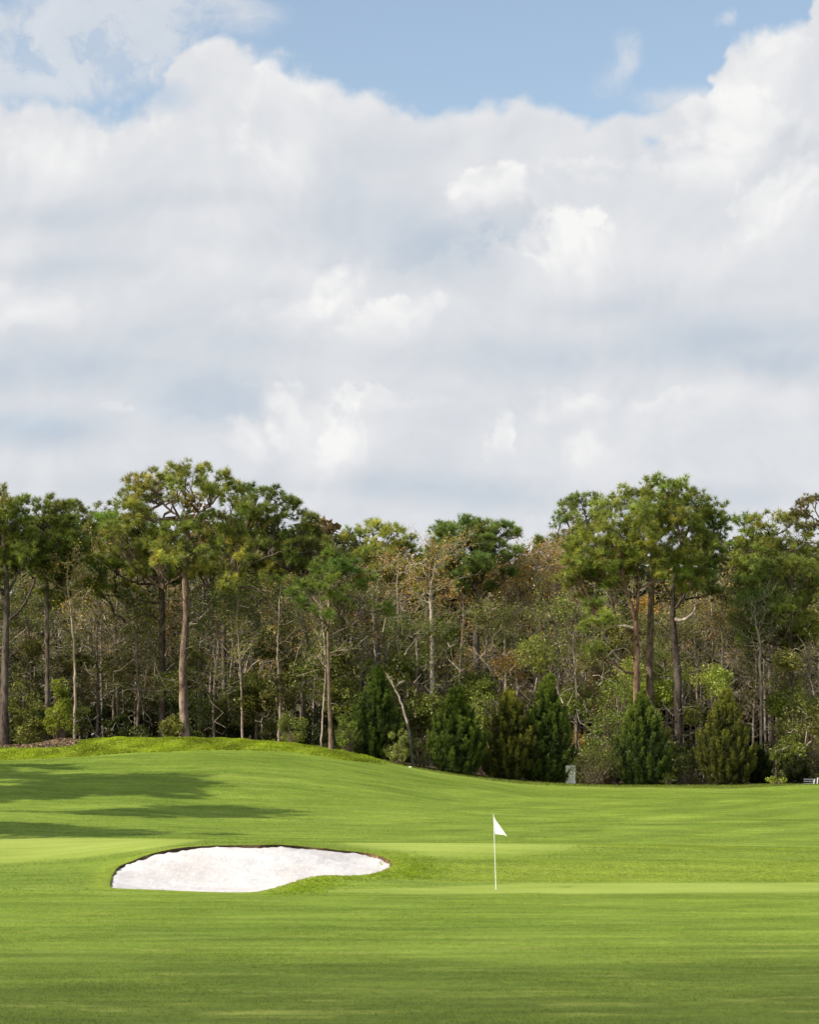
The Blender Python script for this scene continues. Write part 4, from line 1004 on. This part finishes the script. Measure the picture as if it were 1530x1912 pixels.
# railing at the right edge
GREYM = plain_mat('grey_rail', (.22, .23, .24), .6)
Yr = 134.2; xr = (1518 - 765) / F * Yr; zr_ = tz(xr, Yr)
rail = thing('low_railing', 'low grey railing with white slanting posts at the right edge of the grass', 'railing', (xr, Yr, zr_))
def boxb(b, c, s):
    c = np.array(c); s = np.array(s) / 2
    v = np.array([[x, y, z] for x in (-1, 1) for y in (-1, 1) for z in (-1, 1)]) * s + c
    b.add(v, [[0, 1, 3], [0, 3, 2], [4, 6, 7], [4, 7, 5], [0, 4, 5], [0, 5, 1], [2, 3, 7], [2, 7, 6], [0, 2, 6], [0, 6, 4], [1, 5, 7], [1, 7, 3]])
for zz_ in (.10, .24, .37):
    b = Buf(); boxb(b, (.6, .06, zz_), (2.3, .03, .055)); b.build('rail', GREYM, rail)
for xx, h_ in ((.10, .36), (.32, .48), (1.5, .48)):
    b = Buf(); tube(b, np.array([[xx - .05, -.02, -.05], [xx + .02, -.02, h_]]), .032, 8, cap=True); b.build('post', WHITE, rail, True)
# small white marker on the mound edge
mx, my, mz = hit(766, 1433, 100)
mk_ = thing('boundary_marker', 'tiny white marker lying on the turf edge of the mound', 'marker', (mx, my, mz))
b = Buf(); tube(b, np.array([[-.09, 0, .03], [.09, 0, .03]]), .045, 10, cap=True); b.build('marker_body', WHITE, mk_, True)

# mulch chunks at the holly
R = np.random.default_rng(8)
n = 2600; px = R.uniform(-120, 160, n); y = R.uniform(127, 134, n); x = (px - 765) / F * y; z = terrain(x, y)
k = masks(x, y, z)[:, 2] > .5; x, y, z = x[k], y[k], z[k]
hx = (112 - 765) / F * 132.5
z = z + .22 * np.exp(-((x - hx) / 1.0) ** 2 - ((y - 132) / 1.2) ** 2)
b = Buf(); leaves(b, np.stack([x, y, z + .03], 1), .16, np.tile(np.array([.20, .14, .085]), (len(x), 1)), aspect=.7)
a_ = np.linspace(0, 6.283, 40, endpoint=False); vs = [[hx, 132, tz(hx, 132) + .26]]
for rr_ in np.linspace(.15, 1.5, 8):
    for t in a_:
        X_, Y_ = hx + rr_ * math.cos(t) * 1.25, 132 + rr_ * math.sin(t); vs.append([X_, Y_, tz(X_, Y_) + .26 * math.exp(-(rr_ / .85) ** 2) - .02 * rr_ + R.normal(0, .012)])
ts = [[0, 1 + q_, 1 + (q_ + 1) % 40] for q_ in range(40)]
for r_ in range(7):
    o0 = 1 + r_ * 40
    ts += strip(o0, o0 + 40, 40).tolist()
b.add(vs, ts, (.15, .10, .06))
mu = b.build('mulch', foliage_mat('mulch', .0, .4, .95, .1, 3)); mu['kind'] = 'stuff'; mu['label'] = 'brown mulch and soil mound around the holly shrub'; mu['category'] = 'mulch'

# ------------------------------------------------------------------ sky
W = bpy.data.worlds.new('World'); SC.world = W; W.use_nodes = True
nt = W.node_tree; nt.nodes.clear(); q = NT(nt)
SUN_EL = math.radians(37.5); sun_h = np.array([-1.0, -.50]); 
SUN_AZ = math.atan2(sun_h[0], sun_h[1])          # clockwise from +Y
sky = q.n('ShaderNodeTexSky', sky_type='NISHITA'); sky.sun_disc = False
sky.sun_elevation = SUN_EL; sky.sun_rotation = SUN_AZ
sky.altitude = 10; sky.air_density = 1.0; sky.dust_density = 1.2; sky.ozone_density = 1.0
STR = .1
gen = q.n('ShaderNodeTexCoord').outputs['Generated']
sx_ = q.n('ShaderNodeSeparateXYZ'); nt.links.new(gen, sx_.inputs[0])
yy = q.math('MAXIMUM', sx_.outputs[1], .12)
u = q.math('DIVIDE', sx_.outputs[0], yy); v = q.math('DIVIDE', sx_.outputs[2], yy)
cmb = q.n('ShaderNodeCombineXYZ'); nt.links.new(u, cmb.inputs[0]); nt.links.new(v, cmb.inputs[1])
uv = cmb.outputs[0]
S = .1     # unit = 400 photo pixels of sky
def warp(scale, amp, det, vec=uv):
    return q.vmath('SCALE', q.vmath('SUBTRACT', q.noise(vec, scale, det, .55, color=True, dims='2D'), (.5, .5, .5)), amp)
uvs = q.vmath('ADD', uv, warp(9, .055, 2))                                 # soft, large-scale warp
uvl = q.vmath('ADD', uv, q.vmath('MULTIPLY', q.vmath('ADD', warp(7, .055, 2), warp(24, .022, 4)), (1.0, .42, 1)))
uvm = q.vmath('ADD', uvs, warp(28, .026, 3))
uvw = q.vmath('ADD', uvm, warp(85, .0100, 4))   # ragged cumulus edges
sw = q.n('ShaderNodeSeparateXYZ'); nt.links.new(uvw, sw.inputs[0])
# upper edge of the main bank
fc = q.n('ShaderNodeFloatCurve')
edge = [(-1200, 330), (-300, 240), (0, 210), (200, 200), (290, 182), (350, 122), (440, 108), (560, 122), (690, 140), (850, 165), (960, 185), (1050, 205), (1150, 185), (1300, 160), (1345, 85), (1420, 50), (1490, 45), (1540, -60), (2700, -100)]
cv = fc.mapping.curves[0]
def ex(px): return (px + 1200) / 3900.0
def ey(py): return (600 - py) / 900.0
while len(cv.points) > 2: cv.points.remove(cv.points[0])
cv.points[0].location = (ex(edge[0][0]), ey(edge[0][1])); cv.points[1].location = (ex(edge[-1][0]), ey(edge[-1][1]))
for a, b_ in edge[1:-1]: cv.points.new(ex(a), ey(b_))
for p in cv.points: p.handle_type = 'AUTO_CLAMPED'
fc.mapping.update()
q.put(fc.inputs['Value'], q.math('DIVIDE', q.math('ADD', q.math('MULTIPLY', sw.outputs[0], F), 765 + 1200), 3900.0))
ev = q.math('DIVIDE', q.math('SUBTRACT', HZ, q.math('SUBTRACT', 600.0, q.math('MULTIPLY', fc.outputs[0], 900.0))), F)
gap = q.math('SUBTRACT', ev, sw.outputs[1])                 # >0 below the edge
ragged = q.math('MULTIPLY', q.math('SUBTRACT', q.noise(uv, 55, 4, .62, dims='2D'), .5), 1.3)
bank = q.mr(gap, -.0030, .0075)
def blob(px, py, rx, ry, vec=uvl, soft=0.0):
    c = ((px - 765) / F, (HZ - py) / F, 0)
    d = q.vmath('MULTIPLY', q.vmath('SUBTRACT', vec, c), (F / rx, F / ry, 1))
    return q.mr(q.vmath('LENGTH', d), soft, 1.0, 1.0, 0.0)
def puff(px, py, rx, ry, lit=(-.35, .95)):
    # cumulus head: firm ragged upper edge, light dying away below
    c = ((px - 765) / F, (HZ - py) / F, 0)
    d = q.vmath('MULTIPLY', q.vmath('SUBTRACT', uvw, c), (F / rx, F / ry, 1))
    e = q.mr(q.math('ADD', q.vmath('LENGTH', d), ragged), 1.10, .62, 0.0, 1.0)
    d2 = q.vmath('MULTIPLY', q.vmath('SUBTRACT', uvs, c), (F / rx, F / ry, 1))
    f = q.mr(q.vmath('DOT_PRODUCT', d2, (lit[0], lit[1], 0)), -.95, .35, 0.0, 1.0)
    return q.math('MULTIPLY', e, f)
def total(lst, fn=blob, **kw):
    acc = None
    for a in lst:
        t = q.math('MULTIPLY', fn(*a[:4], **kw), a[4])
        acc = t if acc is None else q.math('ADD', acc, t)
    return acc
wispn = q.noise(uvw, 26, 5, .62, .0, dims='2D')
thin = total([(70, 90, 420, 170, 1.25), (250, 75, 190, 100, .6), (430, 10, 210, 60, .8), (130, 20, 300, 70, .5), (150, 150, 260, 60, .4), (1124, 100, 62, 70, .72), (1098, 160, 60, 60, .50), (1342, 46, 34, 36, .8), (1270, 190, 220, 55, .8), (500, 100, 110, 45, .42), (470, 70, 160, 60, .25)])
wisp = q.mr(q.math('MULTIPLY', thin, q.mr(wispn, .32, .66, .38, 1.25, 'LINEAR')), .10, .95)
cover = q.math('MAXIMUM', bank, q.math('MULTIPLY', wisp, .74))
openb = total([(1215, 265, 42, 30, .6), (60, 810, 190, 55, .14), (350, 775, 180, 55, .08), (690, 330, 60, 25, .12)], vec=uvw)
openb = q.math('ADD', openb, total([(280, 175, 90, 40, .5), (60, 178, 110, 26, .25)]))
cover = q.math('MULTIPLY', cover, q.math('SUBTRACT', 1.0, openb))
soft = total([(900, 380, 170, 130, .12), (1030, 480, 190, 120, .12), (690, 570, 200, 130, .10), (600, 820, 240, 120, .08), (900, 840, 120, 100, .06), (1420, 200, 170, 170, .16), (1330, 280, 170, 120, .10), (1110, 420, 150, 80, .12), (560, 270, 170, 90, .12), (90, 280, 210, 80, .12), (480, 150, 230, 70, .06),
              (450, 500, 200, 60, .12), (100, 580, 200, 60, .10), (1350, 760, 260, 60, .08), (1100, 860, 200, 60, .10), (1290, 470, 230, 70, .12), (820, 190, 240, 50, .06), (600, 520, 120, 90, .10), (650, 830, 180, 90, .10),
              (680, 400, 280, 100, -0.209), (780, 480, 170, 90, -0.295), (350, 735, 220, 110, -0.348), (100, 700, 280, 110, -0.227), (60, 815, 240, 60, -0.383), (1340, 640, 320, 90, -0.348), (960, 670, 300, 60, -0.244), (1450, 700, 180, 50, -0.209),
              (90, 395, 250, 50, -0.209), (350, 365, 220, 40, -0.157), (800, 910, 420, 50, -0.227), (120, 500, 240, 40, -0.174), (1250, 935, 400, 40, -0.260), (400, 640, 260, 50, -0.174), (260, 920, 320, 45, -0.139), (1060, 570, 180, 40, -0.139), (1490, 240, 90, 80, -0.209), (1180, 560, 130, 60, -0.139), (700, 280, 200, 60, -0.086)])
heads = total([(1440, 130, 120, 95, 0.169), (1370, 250, 150, 110, 0.156), (1300, 330, 100, 70, 0.104), (1500, 390, 140, 95, 0.208), (1110, 325, 105, 45, 0.169), (890, 372, 72, 56, 0.312), (1005, 468, 85, 66, 0.312), (1100, 480, 90, 50, 0.130),
               (640, 520, 80, 85, 0.221), (735, 605, 95, 55, 0.208), (560, 560, 90, 50, 0.104), (545, 785, 105, 66, 0.221), (640, 850, 90, 78, 0.208), (695, 765, 75, 40, 0.182), (888, 828, 38, 52, 0.234), (1040, 745, 120, 45, 0.156), (455, 830, 80, 40, 0.143),
               (240, 770, 30, 14, 0.156), (570, 150, 80, 40, 0.104), (700, 165, 90, 40, 0.104), (440, 135, 80, 40, 0.091), (520, 290, 100, 60, 0.091), (60, 280, 120, 60, 0.117), (230, 250, 100, 50, 0.091), (1250, 740, 120, 40, 0.091), (1080, 850, 70, 40, 0.104), (60, 560, 110, 50, 0.104)], puff)
darks = total([(925, 432, 62, 50, -0.300), (800, 450, 100, 60, -0.130), (400, 760, 130, 60, -0.117), (1480, 300, 60, 50, -0.104), (640, 420, 120, 50, -0.078)], puff, lit=(.4, -.6))
n1 = q.noise(uvs, 13, 4, .52, .2, dims='2D')
n2 = q.noise(q.vmath('ADD', uvs, (-.010, .015, 0)), 13, 4, .52, .2, dims='2D')
relief = q.math('SUBTRACT', n1, n2)
def voro(vec, sc):
    x = q.n('ShaderNodeTexVoronoi', feature='SMOOTH_F1', voronoi_dimensions='2D'); q.put(x.inputs['Vector'], vec); x.inputs['Scale'].default_value = sc
    x.inputs['Detail'].default_value = 2.5; x.inputs['Roughness'].default_value = .55; x.inputs['Smoothness'].default_value = .35
    return x.outputs['Distance']
headm = q.math('MULTIPLY', heads, 3.2, clamp=True)
billow = q.math('SUBTRACT', voro(q.vmath('ADD', uvm, (-.0045, .0065, 0)), 30), voro(uvm, 30))
billow = q.math('MULTIPLY', billow, q.math('ADD', .07, q.math('MULTIPLY', headm, .48)))
n3 = q.noise(uvs, 40, 3, .52, dims='2D')
n4 = q.noise(q.vmath('ADD', uvs, (-.004, .006, 0)), 40, 3, .52, dims='2D')
rel2 = q.math('SUBTRACT', n3, n4)
tone = q.math('ADD', q.math('ADD', .50, soft), q.math('ADD', heads, darks))
tone = q.math('ADD', tone, q.math('MULTIPLY', relief, .50))
tone = q.math('ADD', q.math('ADD', tone, billow), q.math('MULTIPLY', rel2, .10))
tone = q.math('ADD', tone, q.math('MULTIPLY', q.mr(gap, .045, .0), .06))
cr_ = q.n('ShaderNodeValToRGB'); e = cr_.color_ramp; e.interpolation = 'B_SPLINE'
e.elements[0].position = 0.08; e.elements[0].color = (.52, .595, .69, 1)
e.elements[1].position = 1.0; e.elements[1].color = (.955, .95, .935, 1)
for p_, c_ in ((.28, (.62, .665, .722, 1)), (.50, (.715, .737, .775, 1)), (.74, (.835, .838, .848, 1))):
    x_ = e.elements.new(p_); x_.color = c_
q.put(cr_.inputs[0], tone)
cloudc = q.vmath('SCALE', cr_.outputs[0], 1.0 / STR)
# blue sky, gently lifted toward the photo's blue by haze
skyc = q.mix(1.0, sky.outputs[0], (2.35, 2.12, 1.85, 1), 'MULTIPLY')
# elsewhere on the dome: broken cumulus with more blue
behind = q.mr(sx_.outputs[1], .45, .75)
nb_ = q.noise(gen, 2.6, 6, .6, .3)
cov2 = q.math('MULTIPLY', q.mr(nb_, .50, .62), q.mr(sx_.outputs[2], .02, .2, .35, 1.0))
cov = q.math('ADD', q.math('MULTIPLY', cover, behind), q.math('MULTIPLY', q.math('MULTIPLY', cov2, .55), q.math('SUBTRACT', 1.0, behind)))
final = q.mix(cov, skyc, cloudc)
bg = q.n('ShaderNodeBackground'); nt.links.new(final, bg.inputs[0]); bg.inputs[1].default_value = STR
W.cycles.sampling_method = 'NONE'
wo = q.n('ShaderNodeOutputWorld'); nt.links.new(bg.outputs[0], wo.inputs[0])

# sun
sl = bpy.data.lights.new('sun', 'SUN'); sl.energy = 5.0; sl.angle = math.radians(.53); sl.color = (1.0, .94, .84)
so_ = bpy.data.objects.new('sun', sl); COL.objects.link(so_)
from mathutils import Vector
hn = sun_h / np.linalg.norm(sun_h)
dirv = Vector((-hn[0] * math.cos(SUN_EL), -hn[1] * math.cos(SUN_EL), -math.sin(SUN_EL)))
so_.rotation_euler = dirv.to_track_quat('-Z', 'Y').to_euler(); so_.location = (-60, 60, 60)

# camera
cd = bpy.data.cameras.new('camera'); cam = bpy.data.objects.new('camera', cd); COL.objects.link(cam)
cam.location = (0, 0, H); cam.rotation_euler = (math.pi / 2, 0, 0)
cd.sensor_fit = 'HORIZONTAL'; cd.sensor_width = 24.0; cd.lens = F / 1530 * 24.0
cd.shift_x = 0; cd.shift_y = (HZ - 956) / 1530.0
cd.clip_start = .1; cd.clip_end = 8000
cd.dof.use_dof = True; cd.dof.focus_distance = 95; cd.dof.aperture_fstop = 2.6
SC.camera = cam
SC.view_settings.view_transform = 'Standard'; SC.view_settings.look = 'None'; SC.view_settings.exposure = 0; SC.view_settings.gamma = 1
SC.cycles.max_bounces = 6; SC.cycles.diffuse_bounces = 3; SC.cycles.transmission_bounces = 4
